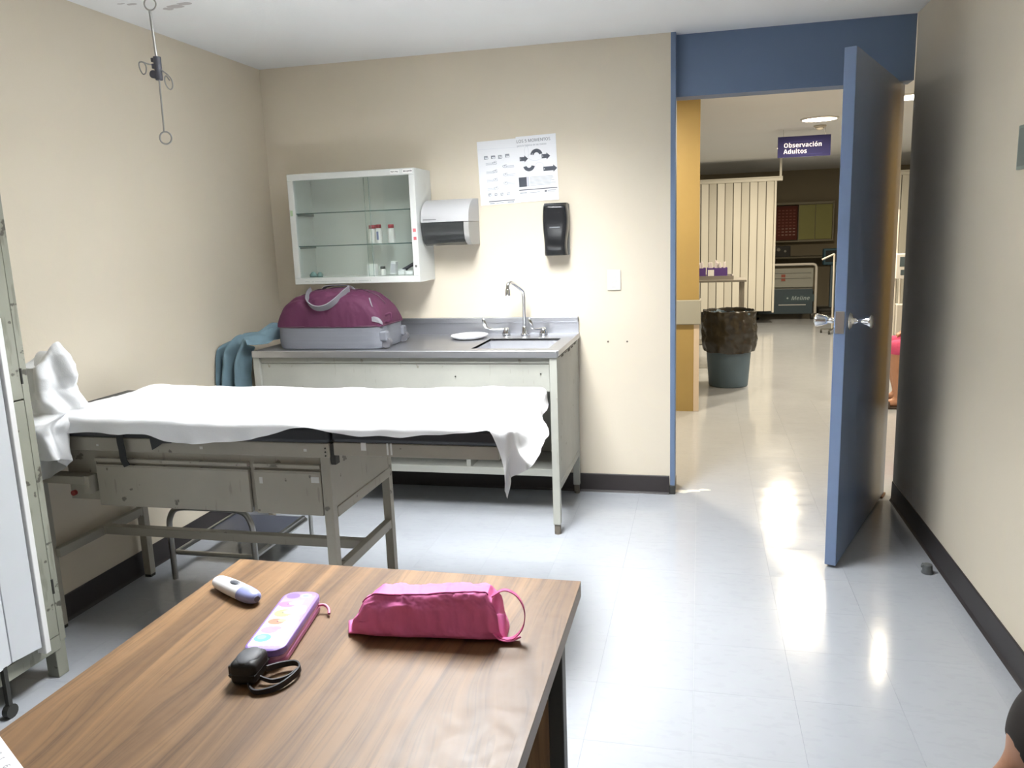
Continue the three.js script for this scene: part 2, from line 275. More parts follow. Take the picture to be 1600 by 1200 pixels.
function downlight(x, z, label, power = 1) {
  const o = thing('downlight', label, 'light', [x, H, z], 0, 'round corridor downlights'); const r = 0.15;
  mesh('ring', lathe([[r, 0], [r + 0.02, 0], [r + 0.022, -0.006], [r + 0.008, -0.013], [r, -0.012], [r, 0]], 0, 0, 0, 40), M.whitePlastic, o);
  const g = new THREE.CylinderGeometry(r, r, 0.008, 40); g.translate(0, -0.006, 0); mesh('diffuser', g, M.lampHall, o);
  const l = lampLight(o, 0.22, 0.22, 0, -0.016, 0, HALL_LAMP); l.intensity *= power;
}
downlight(3.49, -3.84, 'round glowing downlight in front of the hanging observation sign');
downlight(3.50, -6.47, 'round glowing downlight above the white folding partition');
downlight(4.03, -2.80, 'round glowing downlight over the seated person', 0.25);
downlight(1.75, -1.10, 'round glowing downlight by the yellow wall outside the examination room', 0.8);
downlight(5.6, -1.10, 'round glowing downlight further along the corridor', 0.8);

// ---------------------------------------------------------------- large furniture: steel sink counter
{
  const o = thing('sink_counter', 'long grey-green metal counter with stainless steel top and sink basin', 'counter', [0, 0, 0]);
  const X0 = 0.21, X1 = 1.785, TOP = 0.90, ZF = 0.685, sx0 = 1.345, sx1 = 1.725, sz0 = 0.235, sz1 = 0.60;
  mesh('worktop', [box(X0, sx0, TOP - 0.012, TOP, 0.02, ZF), box(sx1, X1, TOP - 0.012, TOP, 0.02, ZF), box(sx0, sx1, TOP - 0.012, TOP, 0.02, sz0), box(sx0, sx1, TOP - 0.012, TOP, sz1, ZF),
    box(X0, X1, TOP - 0.032, TOP + 0.003, ZF - 0.006, ZF + 0.012, 0.005), box(X1 - 0.006, X1 + 0.006, TOP - 0.026, TOP + 0.003, 0.02, ZF + 0.008, 0.003)], M.steel, o);
  mesh('backsplash', [box(X0, X1, TOP - 0.005, TOP + 0.085, 0.002, 0.02), box(X0, X1, TOP + 0.062, TOP + 0.090, 0.002, 0.030, 0.003)], M.steel, o);
  const D = 0.125, t = 0.004;
  const basin = mesh('basin', [box(sx0 - t, sx0, TOP - D, TOP - 0.001, sz0, sz1), box(sx1, sx1 + t, TOP - D, TOP - 0.001, sz0, sz1), box(sx0, sx1, TOP - D, TOP - 0.001, sz0 - t, sz0), box(sx0, sx1, TOP - D, TOP - 0.001, sz1, sz1 + t), box(sx0, sx1, TOP - D - t, TOP - D, sz0, sz1)], flat(0.60, 0.61, 0.64, 0.42, { metalness: 0.75 }), o);
  mesh('drain', lathe([[0, 0.001], [0.02, 0.001], [0.028, 0.004], [0.04, 0.003], [0.042, 0]], (sx0 + sx1) / 2, TOP - D, (sz0 + sz1) / 2), M.chrome, basin);
  mesh('top_rail', [box(X0 + 0.005, X1 - 0.005, 0.838, TOP - 0.014, ZF - 0.035, ZF - 0.008, 0.003), box(X0 + 0.005, X1 - 0.005, 0.838, TOP - 0.014, 0.03, 0.05)], M.desk, o);
  mesh('apron', box(X0 + 0.02, 1.742, 0.703, 0.836, ZF - 0.032, ZF - 0.012, 0.003), M.desk, o);
  for (const [x, y] of [[1.28, 0.775], [1.70, 0.79]]) mesh('apron_screw', rod([x, y, ZF - 0.012], [x, y, ZF - 0.009], 0.0035), M.darkMetal, o);
  for (const [x, z] of [[1.745, ZF - 0.032], [1.745, 0.02], [X0, ZF - 0.032], [X0, 0.02]]) {
    const leg = mesh('leg', box(x, x + 0.036, 0.05, TOP - 0.014, z, z + 0.036, 0.003), M.desk, o);
    mesh('foot', [box(x + 0.004, x + 0.032, 0.012, 0.052, z + 0.004, z + 0.032, 0.003), rod([x + 0.018, 0, z + 0.018], [x + 0.018, 0.014, z + 0.018], 0.016)], flat(0.16, 0.14, 0.11, 0.6), leg);
  }
  mesh('side_panel', [box(1.770, 1.780, 0.255, 0.862, 0.052, ZF - 0.034)], M.desk, o);
  mesh('side_rail', box(1.757, 1.783, 0.222, 0.258, 0.052, ZF - 0.034, 0.003), M.desk, o);
  mesh('side_panel', box(X0 + 0.002, X0 + 0.012, 0.255, 0.862, 0.052, ZF - 0.034), M.desk, o);
  mesh('back_panel', box(X0 + 0.03, 1.757, 0.24, 0.84, 0.055, 0.065), M.desk, o);
  mesh('lower_shelf', [box(X0 + 0.03, 1.757, 0.232, 0.242, 0.065, 0.42), box(X0 + 0.03, 1.757, 0.212, 0.250, 0.42, 0.432, 0.002)], M.desk, o);
  mesh('divider', box(1.238, 1.262, 0.242, 0.70, 0.066, 0.42, 0.002), M.desk, o);
  for (let k = 0; k < 5; k++) mesh('worn_seam', box(1.7802, 1.7812, 0.855 - 0.004 * (k % 3), 0.861 - 0.003 * (k % 2), 0.10 + k * 0.1, 0.16 + k * 0.1), flat(0.06, 0.05, 0.04, 0.8), o);
}
{ // faucet with two wrist-blade handles
  const o = thing('faucet', 'tall chrome swivel faucet with two blade handles behind the sink', 'faucet', [1.505, 0.90, 0.105]);
  mesh('spout', [tube([[0, 0, 0], [0, 0.10, 0], [0, 0.21, 0], [-0.004, 0.238, 0.004], [-0.022, 0.262, 0.028], [-0.040, 0.283, 0.060], [-0.052, 0.290, 0.082], [-0.060, 0.282, 0.098], [-0.062, 0.262, 0.102], [-0.062, 0.235, 0.102]], 0.0095, 80, 14, false, 0.4), lathe([[0, 0], [0.022, 0], [0.023, 0.008], [0.016, 0.014], [0.0135, 0.045], [0.0095, 0.05]])], M.chrome, o);
  mesh('aerator', lathe([[0.0095, 0.02], [0.014, 0.018], [0.0145, -0.014], [0.012, -0.016], [0, -0.016]], -0.062, 0.238, 0.102), M.chrome, o);
  for (const [x, dx, dz, L] of [[-0.105, -0.96, 0.28, 0.125], [0.100, -0.70, 0.72, 0.085]]) {
    const h = mesh('valve', lathe([[0, 0], [0.022, 0], [0.023, 0.012], [0.017, 0.03], [0.015, 0.04], [0, 0.043]], x, 0, -0.015), M.chrome, o);
    const a = [x, 0.034, -0.015], p = (s, y) => [a[0] + dx * s * L, a[1] + y, a[2] + dz * s * L];
    const pd = new THREE.SphereGeometry(1, 20, 14); pd.scale(0.011, 0.030, 0.0045); pd.rotateZ(0.32); const e = p(0.95, 0.034); pd.translate(...e);
    mesh('blade', [tube([p(0, 0), p(0.35, 0.0), p(0.62, 0.001), p(0.80, 0.008), p(0.90, 0.022)], 0.0062, 30, 10), plain(pd)], M.chrome, h);
  }
}
{ // white oval dish
  const g = lathe([[0, 0.004], [0.055, 0.004], [0.075, 0.008], [0.098, 0.018], [0.100, 0.019], [0.098, 0.015], [0.078, 0.003], [0.06, 0], [0, 0]], 0, 0, 0, 48); g.scale(1, 1, 1.2); g.translate(1.225, 0.9005, 0.215);
  tag(mesh('dish', g, flat(0.84, 0.84, 0.83, 0.25)), 'shallow white oval dish on the steel worktop', 'dish');
}
// ---------------------------------------------------------------- examination table
{
  const o = thing('examination_table', 'grey-green metal examination table with drawers and black padding', 'table', [0, 0, 0]);
  const B = M.bed, L = 0.034;
  for (const [x, z] of [[1.19, 1.90], [1.19, 1.40], [0.035, 1.405], [0.012, 1.895]]) {
    const leg = mesh('leg', box(x, x + L, 0.012, 0.735, z, z + L, 0.003), B, o); mesh('foot', box(x + 0.002, x + L - 0.002, 0, 0.014, z + 0.002, z + L - 0.002), M.darkMetal, leg);
  }
  mesh('top_frame', [box(0.03, 1.228, 0.725, 0.775, 1.905, 1.938, 0.003), box(0.03, 1.228, 0.725, 0.775, 1.40, 1.43, 0.003), box(0.03, 0.06, 0.725, 0.775, 1.43, 1.905), box(1.198, 1.228, 0.725, 0.775, 1.43, 1.905), box(0.05, 1.21, 0.757, 0.773, 1.42, 1.92)], B, o);
  mesh('drawer_case', [box(0.285, 1.19, 0.53, 0.724, 1.43, 1.905), box(0.16, 0.285, 0.53, 0.735, 1.895, 1.91), box(0.285, 1.19, 0.692, 0.735, 1.905, 1.916), box(0.916, 0.934, 0.516, 0.70, 1.903, 1.917)], B, o);
  mesh('end_panel', [box(1.212, 1.222, 0.54, 0.73, 1.435, 1.90), box(1.204, 1.226, 0.505, 0.542, 1.43, 1.90, 0.002)], B, o);
  for (const [x0, x1] of [[0.300, 0.914], [0.936, 1.186]]) {
    const d = mesh('drawer', [box(x0, x1, 0.517, 0.668, 1.917, 1.932, 0.003), box(x0, x1, 0.668, 0.672, 1.90, 1.932)], B, o);
    mesh('finger_lip', [box(x0, x1, 0.683, 0.696, 1.916, 1.934, 0.002), box(x0, x1, 0.67, 0.684, 1.9165, 1.918)], B, d);
  }
  mesh('long_stretcher', box(0.06, 1.20, 0.292, 0.328, 1.64, 1.672, 0.003), B, o);
  for (const x of [1.19, 0.035]) mesh('end_stretcher', box(x + 0.003, x + L - 0.003, 0.288, 0.325, 1.43, 1.905, 0.003), B, o);
  mesh('slide_out_leaf', [box(0.06, 0.265, 0.602, 0.632, 1.90, 1.96, 0.002), box(0.255, 0.282, 0.565, 0.632, 1.90, 1.955, 0.002)], B, o);
  mesh('red_stop', rod([0.205, 0.565, 1.94], [0.205, 0.565, 1.952], 0.010), flat(0.28, 0.03, 0.03, 0.5), o);
  const leaf = mesh('leg_rest', [box(1.245, 1.812, 0.735, 0.780, 1.915, 1.94, 0.003), box(1.245, 1.812, 0.735, 0.780, 1.42, 1.44, 0.003), box(1.79, 1.812, 0.735, 0.780, 1.44, 1.915), box(1.245, 1.80, 0.766, 0.780, 1.43, 1.92)], B, o);
  mesh('hinge_gap_plate', box(1.228, 1.245, 0.70, 0.772, 1.90, 1.93), M.darkMetal, o);
  for (const [a, b, c, d] of [[1.344, 1.362, 0.755, 0.785], [1.434, 1.440, 0.742, 0.785], [1.447, 1.453, 0.742, 0.785]]) mesh('tape', box(a, b, c, d, 1.9402, 1.9408), flat(0.75, 0.75, 0.72), leaf);
  for (const [a, b, c, d, z] of [[1.150, 1.180, 0.634, 0.655, 1.932], [0.955, 0.968, 0.625, 0.648, 1.932], [1.135, 1.147, 0.745, 0.755, 1.938], [0.74, 0.752, 0.742, 0.752, 1.938], [0.32, 0.33, 0.742, 0.75, 1.938]]) mesh('paint_spot', box(a, b, c, d, z, z + 0.0007, 0.0003), flat(0.62, 0.63, 0.60), o);
  for (const y of [0.732, 0.745, 0.758]) mesh('screw', rod([1.214, y, 1.938], [1.214, y, 1.9395], 0.003), M.darkMetal, o);
  const pad = (x0, x1, y0, y1) => box(x0, x1, y0, y1, 1.385, 1.955, 0.018);
  mesh('mattress', pad(0.02, 1.238, 0.776, 0.838), M.vinyl, o);
  const p2 = pad(1.244, 1.835, 0.781, 0.840); mesh('leg_rest_pad', p2, M.vinyl, o);
  mesh('strap', [ribbon([[0.44, 0.80, 1.958], [0.44, 0.765, 1.96], [0.442, 0.735, 1.958], [0.438, 0.70, 1.952], [0.448, 0.675, 1.95]], 0.026, 0.003, [1, 0, 0])], M.vinyl, o);
  mesh('torn_flap', [extrude([[0, 0], [0.09, 0.0], [0.085, -0.018], [0.05, -0.02], [0.02, -0.038], [0.006, -0.045]], 0.003).translate(0.56, 0.785, 1.957)], M.vinyl, o);
}
// ---------------------------------------------------------------- sheet over the examination table
{
  const XL = 0.10, XR = 1.838, ZB = 1.380, ZF = 1.962, TOP = 0.857;
  const NU = 220, NV = 110;
  const fr = (x) => 0.078 - 0.012 * sstep(0.3, 0.1, x) + 0.014 * Math.sin(x * 9.0 + 1) + 0.012 * (fbm(x * 7, 2.3, 3, 3) - 0.5) * 2 + 0.185 * sstep(1.79, 1.87, x) - 0.034 * sstep(0.95, 1.22, x);
  const g = grid(NU, NV, (u, v) => {
    const endLen = lerp(0.075, 0.175, sstep(0.2, 0.9, v));
    let sx = XL + u * (XR - XL + endLen), back = 0.045;
    const F = fr(Math.min(sx, 1.9));
    let sz = (ZB - back) + v * ((ZF - ZB) + back + F);
    // slanting left hem
    const lx = lerp(0.16, 0.10, v); sx = lx + u * (XR + endLen - lx);
    const ex = Math.max(0, sx - XR), ezf = Math.max(0, sz - ZF), ezb = Math.max(0, ZB - sz);
    const ez = ezf + ezb * 0.9, e = Math.pow(ex * ex * ex + ez * ez * ez, 1 / 3);
    const wr = (fbm(sx * 5 + 1.7, sz * 8, 5, 4) - 0.5) * 0.022 + 0.006 * Math.sin((sx * 1.3 + sz * 0.7) * 26 + 3 * fbm(sx * 3, sz * 3, 8, 2)) * sstep(0.5, 0.2, Math.abs(v - 0.5));
    let x = Math.min(sx, XR), z = clamp(sz, ZB, ZF), y = TOP + wr * (1 - sstep(0.0, 0.10, e));
    // roll over the edge then fall
    const R = 0.022, fall = (t) => t < R * 1.57 ? [R * Math.sin(t / R), R * (1 - Math.cos(t / R))] : [R, R + (t - R * 1.57)];
    if (e > 0) {
      const [out, down] = fall(e), hn = Math.hypot(ex, ez), nx = ex / hn, nz = (ezf - ezb) / hn; y -= down;
      const fold = 0.007 * Math.sin(sx * 34 + sz * 21) * sstep(0.03, 0.16, e) + 0.024 * (fbm(sx * 16, sz * 16, 14, 2) - 0.5) * sstep(0.02, 0.12, e);
      x += nx * (out + fold) + 0.10 * ex * sstep(0.2, 0, ezf); z += nz * (out + fold * 0.6);
      if (ex > 0 && ezf > 0) { const q = sstep(0, 0.12, Math.min(ex, ezf)); x -= 0.012 * q; z -= 0.015 * q; }
      if (ex > 0) { const b = Math.exp(-Math.pow((v - 0.50) / 0.22, 2)); x += 0.55 * ex * b; y += 0.15 * ex * b; }
    }
    return [x, y, z];
  });
  tag(mesh('bed_sheet', g, M.sheet), 'white cotton sheet spread over the examination table with one corner hanging', 'sheet');
}
{ // crumpled sheet heaped against the head of the table
  const prof = [[1.072, 0.052, 0.05], [1.05, 0.075, 0.08], [1.0, 0.09, 0.085], [0.955, 0.075, 0.08], [0.92, 0.095, 0.09], [0.88, 0.11, 0.10], [0.855, 0.105, 0.10], [0.80, 0.085, 0.06], [0.74, 0.090, 0.05], [0.69, 0.095, 0.045], [0.665, 0.08, 0.03]];
  const at = (t, k) => { const f = t * (prof.length - 1), i = Math.min(prof.length - 2, Math.floor(f)), q = f - i; return lerp(prof[i][k], prof[i + 1][k], q); };
  const g = grid(70, 90, (u, v) => {
    const a = v * Math.PI * 2, t = u, y = at(t, 0), rx = at(t, 1), rz = at(t, 2);
    const f = 1 + 0.20 * Math.sin(a * 5 + 4 * t + 2.2 * fbm(t * 4, 3, 6, 2)) * sstep(0, 0.15, t) + 0.28 * (fbm(Math.cos(a) * 2 + 5, Math.sin(a) * 2 + t * 6, 12, 3) - 0.5);
    const lower = sstep(0.52, 0.66, t), zc = lerp(1.93, 2.005, lower), xc = 0.165 - 0.02 * t;
    return [xc + rx * f * Math.cos(a), y + (0.02 * Math.cos(a) + 0.03 * Math.sin(a * 2 + 1)) * (t < 0.2 ? 1 - t * 5 : 0) - 0.05 * Math.cos(a + 2.4) * sstep(0.8, 1, t), zc + rz * f * Math.sin(a) * (lower > 0.5 ? 1 : 0.9)];
  });
  const ring = (v) => { const i = Math.round(v * 90), a = g.attributes.position; return [a.getX(i), a.getY(i), a.getZ(i)]; };
  const cap = grid(8, 90, (u, v) => { const p = ring(v); return [lerp(0.165, p[0], u), lerp(1.085, p[1], u * u), lerp(1.93, p[2], u)]; });
  tag(mesh('crumpled_sheet', [g, cap], M.sheet), 'crumpled white sheet heaped at the head of the examination table', 'sheet');
}
// ---------------------------------------------------------------- step stool under the examination table
{
  const o = thing('step_stool', 'chrome tubular step stool with dark tread under the examination table', 'stool', [0, 0, 0]);
  const r = 0.0125, za = 1.455, zb = 0.97, xa = 0.205, xb = 0.605;
  mesh('arch', tube([[xa, 0.011, za], [xa, 0.22, za], [xa + 0.004, 0.28, za], [xa + 0.03, 0.325, za], [xa + 0.09, 0.34, za], [xb - 0.09, 0.34, za], [xb - 0.03, 0.325, za], [xb - 0.004, 0.28, za], [xb, 0.22, za], [xb, 0.011, za]], r, 110, 12, false, 0.4), M.dullChrome, o);
  const dark = M.dullChrome;
  mesh('frame_ring', tube([[xa + 0.03, 0.13, za - 0.012], [xb - 0.03, 0.13, za - 0.012], [xb - 0.012, 0.13, za - 0.03], [xb - 0.012, 0.13, zb + 0.03], [xb - 0.03, 0.13, zb + 0.012], [xa + 0.03, 0.13, zb + 0.012], [xa + 0.012, 0.13, zb + 0.03], [xa + 0.012, 0.13, za - 0.03]], 0.011, 140, 10, true, 0.2), dark, o);
  for (const x of [xa, xb]) mesh('rear_leg', tube([[x, 0.009, zb - 0.01], [x, 0.09, zb - 0.01], [x, 0.15, zb - 0.01], [x, 0.175, zb + 0.004], [x, 0.178, zb + 0.03]], 0.010, 40, 10), dark, o);
  const t1 = mesh('tread', box(xa + 0.02, xb - 0.02, 0.128, 0.146, zb + 0.02, 1.245, 0.006), flat(0.045, 0.05, 0.07, 0.35), o);
  for (const x of [xa + 0.018, xb - 0.018]) mesh('tread_edge', box(x - 0.008, x + 0.008, 0.126, 0.152, zb + 0.02, 1.245, 0.004), dark, t1);
}
// ---------------------------------------------------------------- metal cabinet and white folding panel at the left wall
{
  const o = thing('metal_cabinet', 'tall worn grey-green metal cabinet against the left wall', 'cabinet', [0, 0, 0]);
  const zf = 2.178, zn = 3.05, XF = 0.308, top = 1.95;
  mesh('body', [box(0.004, XF - 0.014, 0.125, top, zf, zn), box(XF - 0.014, XF, 0.125, top, zf, zf + 0.026, 0.002), box(XF - 0.014, XF, 0.125, top, zn - 0.026, zn, 0.002), box(XF - 0.014, XF, 0.100, 0.150, zf + 0.026, zn - 0.026, 0.002), box(XF - 0.014, XF, top - 0.03, top, zf + 0.026, zn - 0.026, 0.002)], M.locker, o);
  mesh('door', box(XF - 0.013, XF + 0.002, 0.972, top - 0.034, zf + 0.029, (zf + zn) / 2 - 0.002, 0.002), M.locker, o);
  mesh('door', box(XF - 0.013, XF + 0.002, 0.972, top - 0.034, (zf + zn) / 2 + 0.002, zn - 0.029, 0.002), M.locker, o);
  mesh('lower_door', box(XF - 0.013, XF + 0.002, 0.153, 0.967, zf + 0.029, (zf + zn) / 2 - 0.002, 0.002), M.locker, o);
  mesh('lower_door', box(XF - 0.013, XF + 0.002, 0.153, 0.967, (zf + zn) / 2 + 0.002, zn - 0.029, 0.002), M.locker, o);
  for (const y of [1.02, 0.30]) mesh('hinge', rod([XF + 0.003, y, zf + 0.0275], [XF + 0.003, y + 0.05, zf + 0.0275], 0.004), M.darkMetal, o);
  for (const [x, z] of [[XF - 0.05, zf + 0.002], [XF - 0.05, zn - 0.05], [0.01, zf + 0.002], [0.01, zn - 0.05]]) mesh('leg', box(x, x + 0.046, 0, 0.126, z, z + 0.046, 0.003), M.locker, o);
}
{
  const o = thing('folding_panel', 'white pleated folding panel standing before the grey-green cabinet', 'panel', [0, 0, 0]);
  const n = 6, w = 0.105;
  for (let k = 0; k < n; k++) {
    const z0 = 2.312 + k * w, a = k % 2 ? 1 : -1;
    const g = box(-0.005, 0.005, 0.165, 1.46, -w / 2 + 0.0012, w / 2 - 0.0012, 0.003); g.rotateY(a * 0.16); g.translate(0.332, 0, z0 + w / 2); mesh('slat', g, M.whitePanel, o);
  }
  mesh('edge_post', [box(0.313, 0.350, 0.137, 1.24, 2.285, 2.306, 0.003), box(0.313, 0.342, 1.24, 1.50, 2.285, 2.306, 0.003)], M.whitePlastic, o);
  mesh("caster", [rod([0.318, 0.022, 2.45], [0.338, 0.022, 2.45], 0.022), bar([0.328, 0.022, 2.45], [0.328, 0.17, 2.45], 0.014, 0.014)], M.darkMetal, o);
  mesh('caster', [rod([0.318, 0.022, 2.85], [0.338, 0.022, 2.85], 0.022), bar([0.328, 0.022, 2.85], [0.328, 0.17, 2.85], 0.014, 0.014)], M.darkMetal, o);
}
// ---------------------------------------------------------------- wooden desk in the foreground
const DT = 0.74;
{
  const o = thing('desk', 'brown wood-grain laminate desk carrying the pink pouch and pencil case', 'desk', [0, 0, 0]);
  const x0 = 1.425, x1 = 2.195, z0 = 2.795, z1 = 4.0;
  const wood = dataTex(1024, 1024, (u, v) => {
    const X = u * 0.8, Z = v * 1.25, warp = 0.055 * (fbm(X * 3.2 + 3, Z * 1.4, 5, 3) - 0.5) + 0.03 * (fbm(X * 9, Z * 2.2, 15, 3) - 0.5);
    const t = X + warp * 1.6 + 0.10 * Z * 0.3, a = fbm(t * 34, Z * 0.9, 61, 4), b = fbm(t * 150, Z * 2.4, 71, 3), c = fbm(t * 11, Z * 0.7, 81, 2), pore = sstep(0.60, 0.72, fbm(t * 420, Z * 9, 91, 2));
    const k = clamp(0.5 + 1.6 * (a - 0.5) + 0.6 * (b - 0.5) + 0.9 * (c - 0.5)), d = [0.098, 0.051, 0.022], l = [0.250, 0.140, 0.060];
    return d.map((q, i) => toS(lerp(q, l[i], k) * (1 - 0.22 * pore)));
  }, true, 0.8, 1.25);
  const laminate = std({ map: wood, roughnessMap: noiseTex(0.38, 0.52, 20, 0.3, 131), roughness: 1 });
  const g = metric(new THREE.BoxGeometry(x1 - x0, 0.004, z1 - z0), 0.4, 0.62); g.translate((x0 + x1) / 2, DT - 0.002, (z0 + z1) / 2); mesh('desktop', g, laminate, o);
  mesh('edge_band', [box(x0, x1, DT - 0.032, DT - 0.004, z0, z1)], flat(0.20, 0.155, 0.125, 0.45), o);
  mesh('modesty_panel', box(x0 + 0.06, x1 - 0.06, 0.30, DT - 0.032, z0 + 0.06, z0 + 0.075), laminate, o);
  for (const [x, z] of [[x0 + 0.03, z0 + 0.03], [x1 - 0.07, z0 + 0.03], [x0 + 0.03, z1 - 0.07], [x1 - 0.07, z1 - 0.07]]) mesh('leg', box(x, x + 0.04, 0, DT - 0.032, z, z + 0.04, 0.003), M.darkMetal, o);
}

// ---------------------------------------------------------------- things on the back wall
{ // glass-fronted wall cabinet
  const o = thing('wall_cabinet', 'white metal wall cabinet with sliding glass doors and glass shelves', 'cabinet', [0.25, 1.208, 0]);
  const w = 0.728, h = 0.590, d = 0.25, f = 0.034;
  mesh('body', [box(0, w, 0, 0.012, 0.002, d - 0.004), box(0, w, h - 0.012, h, 0.002, d - 0.004), box(0, 0.012, 0.012, h - 0.012, 0.002, d - 0.004), box(w - 0.012, w, 0.012, h - 0.012, 0.002, d - 0.004)], M.whiteEnamel, o);
  mesh('floor_panel', box(0.012, w - 0.012, 0.012, 0.034, 0.008, d - 0.028), M.whiteEnamel, o);
  mesh('back_panel', box(0.012, w - 0.012, 0.012, h - 0.012, 0.002, 0.008), M.whiteEnamel, o);
  const fr = mesh('front_frame', [box(0, w, 0, f, d - 0.006, d + 0.006, 0.003), box(0, w, h - f, h, d - 0.006, d + 0.006, 0.003), box(0, f, f, h - f, d - 0.006, d + 0.006, 0.003), box(w - f, w, f, h - f, d - 0.006, d + 0.006, 0.003)], M.whiteEnamel, o);
  mesh('sliding_door', box(f - 0.008, 0.46, f - 0.01, h - f + 0.01, d - 0.016, d - 0.012), M.glass, o);
  mesh('sliding_door', box(0.43, w - f + 0.008, f - 0.01, h - f + 0.01, d - 0.026, d - 0.022), M.glass, o);
  mesh('door_edge', [box(0.4602, 0.4615, f, h - f, d - 0.016, d - 0.012), box(0.4285, 0.4298, f, h - f, d - 0.026, d - 0.022)], flat(0.20, 0.30, 0.28, 0.2), o);
  for (const y of [0.380, 0.203]) {
    const s = mesh('glass_shelf', box(0.014, w - 0.014, y, y + 0.005, 0.012, d - 0.045), M.glass, o);
    mesh('shelf_edge', box(0.014, w - 0.014, y, y + 0.005, d - 0.045, d - 0.0445), M.glassEdge, s);
    for (const bx of [0.012, w - 0.035]) mesh('bracket', box(bx, bx + 0.023, y - 0.010, y, 0.04, d - 0.06), flat(0.17, 0.2, 0.19, 0.5), s);
  }
  const stick = (name, x0, x1, y0, y1, mat) => mesh(name, new THREE.BoxGeometry(x1 - x0, y1 - y0, 0.0006).translate((x0 + x1) / 2, (y0 + y1) / 2, d + 0.0063), mat, fr);
  const marks = (bg, fg, s) => printed(canvasTex(96, 48, (c, W2, H2) => { c.fillStyle = bg; c.fillRect(0, 0, W2, H2); c.fillStyle = fg; seed = s; for (let i = 0; i < 7; i++) c.fillRect(8 + i * 12, 14 + 4 * rnd(), 4 + 5 * rnd(), 12 + 6 * rnd()); }));
  stick('label_sticker', 0.595, 0.645, h - 0.026, h - 0.006, marks('#f4f4f2', '#555', 5)); stick('label_sticker', 0.665, 0.718, h - 0.026, h - 0.006, marks('#f4f4f2', '#222', 6));
  stick('red_sticker', 0.703, 0.720, 0.262, 0.280, flat(0.62, 0.16, 0.18)); stick('red_sticker', 0.705, 0.721, 0.220, 0.237, flat(0.55, 0.13, 0.15));
  stick('green_sticker', 0.006, 0.020, 0.37, 0.40, flat(0.45, 0.62, 0.38));
  stick('faded_lettering', 0.06, 0.46, 0.009, 0.020, printed(canvasTex(512, 24, (c, W2, H2) => { c.fillStyle = '#dfe3df'; c.fillRect(0, 0, W2, H2); c.fillStyle = '#b4bab6'; seed = 9; for (let i = 0; i < 60; i++) if (rnd() > 0.15) c.fillRect(4 + i * 8.4, 5 + 3 * rnd(), 5, 10); })));
  mesh('lock', rod([w - 0.017, 0.085, d + 0.006], [w - 0.017, 0.085, d + 0.010], 0.006), M.dullChrome, fr);
}
const SH2 = 1.208 + 0.208, CB = 1.2425;
function bottle(name, x, y, z, r, h, bodyMat, capMat, label, category, capH = 0.017, squash = 1) {
  const o = thing(name, label, category, [x, y, z]); const g = lathe([[0, 0], [r * 0.94, 0], [r, 0.004], [r, h - 0.012], [r * 0.8, h - 0.003], [r * 0.72, h], [0, h]]); g.scale(1, 1, squash); mesh('body', g, bodyMat, o);
  const c = lathe([[0, h - 0.001], [r * 0.80, h - 0.001], [r * 0.80, h + capH], [r * 0.72, h + capH + 0.002], [0, h + capH + 0.002]]); c.scale(1, 1, squash); mesh('cap', c, capMat, o); return o;
}
const redCap = flat(0.36, 0.03, 0.05, 0.4), bottleWhite = flat(0.80, 0.79, 0.77, 0.45);
bottle('medicine_bottle', 0.663, SH2, 0.105, 0.025, 0.082, bottleWhite, redCap, 'widest white medicine bottle with red cap on the glass shelf', 'bottle');
{ const b = bottle('medicine_bottle', 0.707, SH2, 0.125, 0.019, 0.084, bottleWhite, redCap, 'white bottle with blue print and red cap between two others', 'bottle'); mesh('print', box(-0.006, 0.006, 0.02, 0.065, 0.0185, 0.0195), flat(0.22, 0.26, 0.45), b); }
bottle('medicine_bottle', 0.780, SH2, 0.125, 0.020, 0.082, bottleWhite, redCap, 'white medicine bottle with red cap standing apart on the glass shelf', 'bottle');
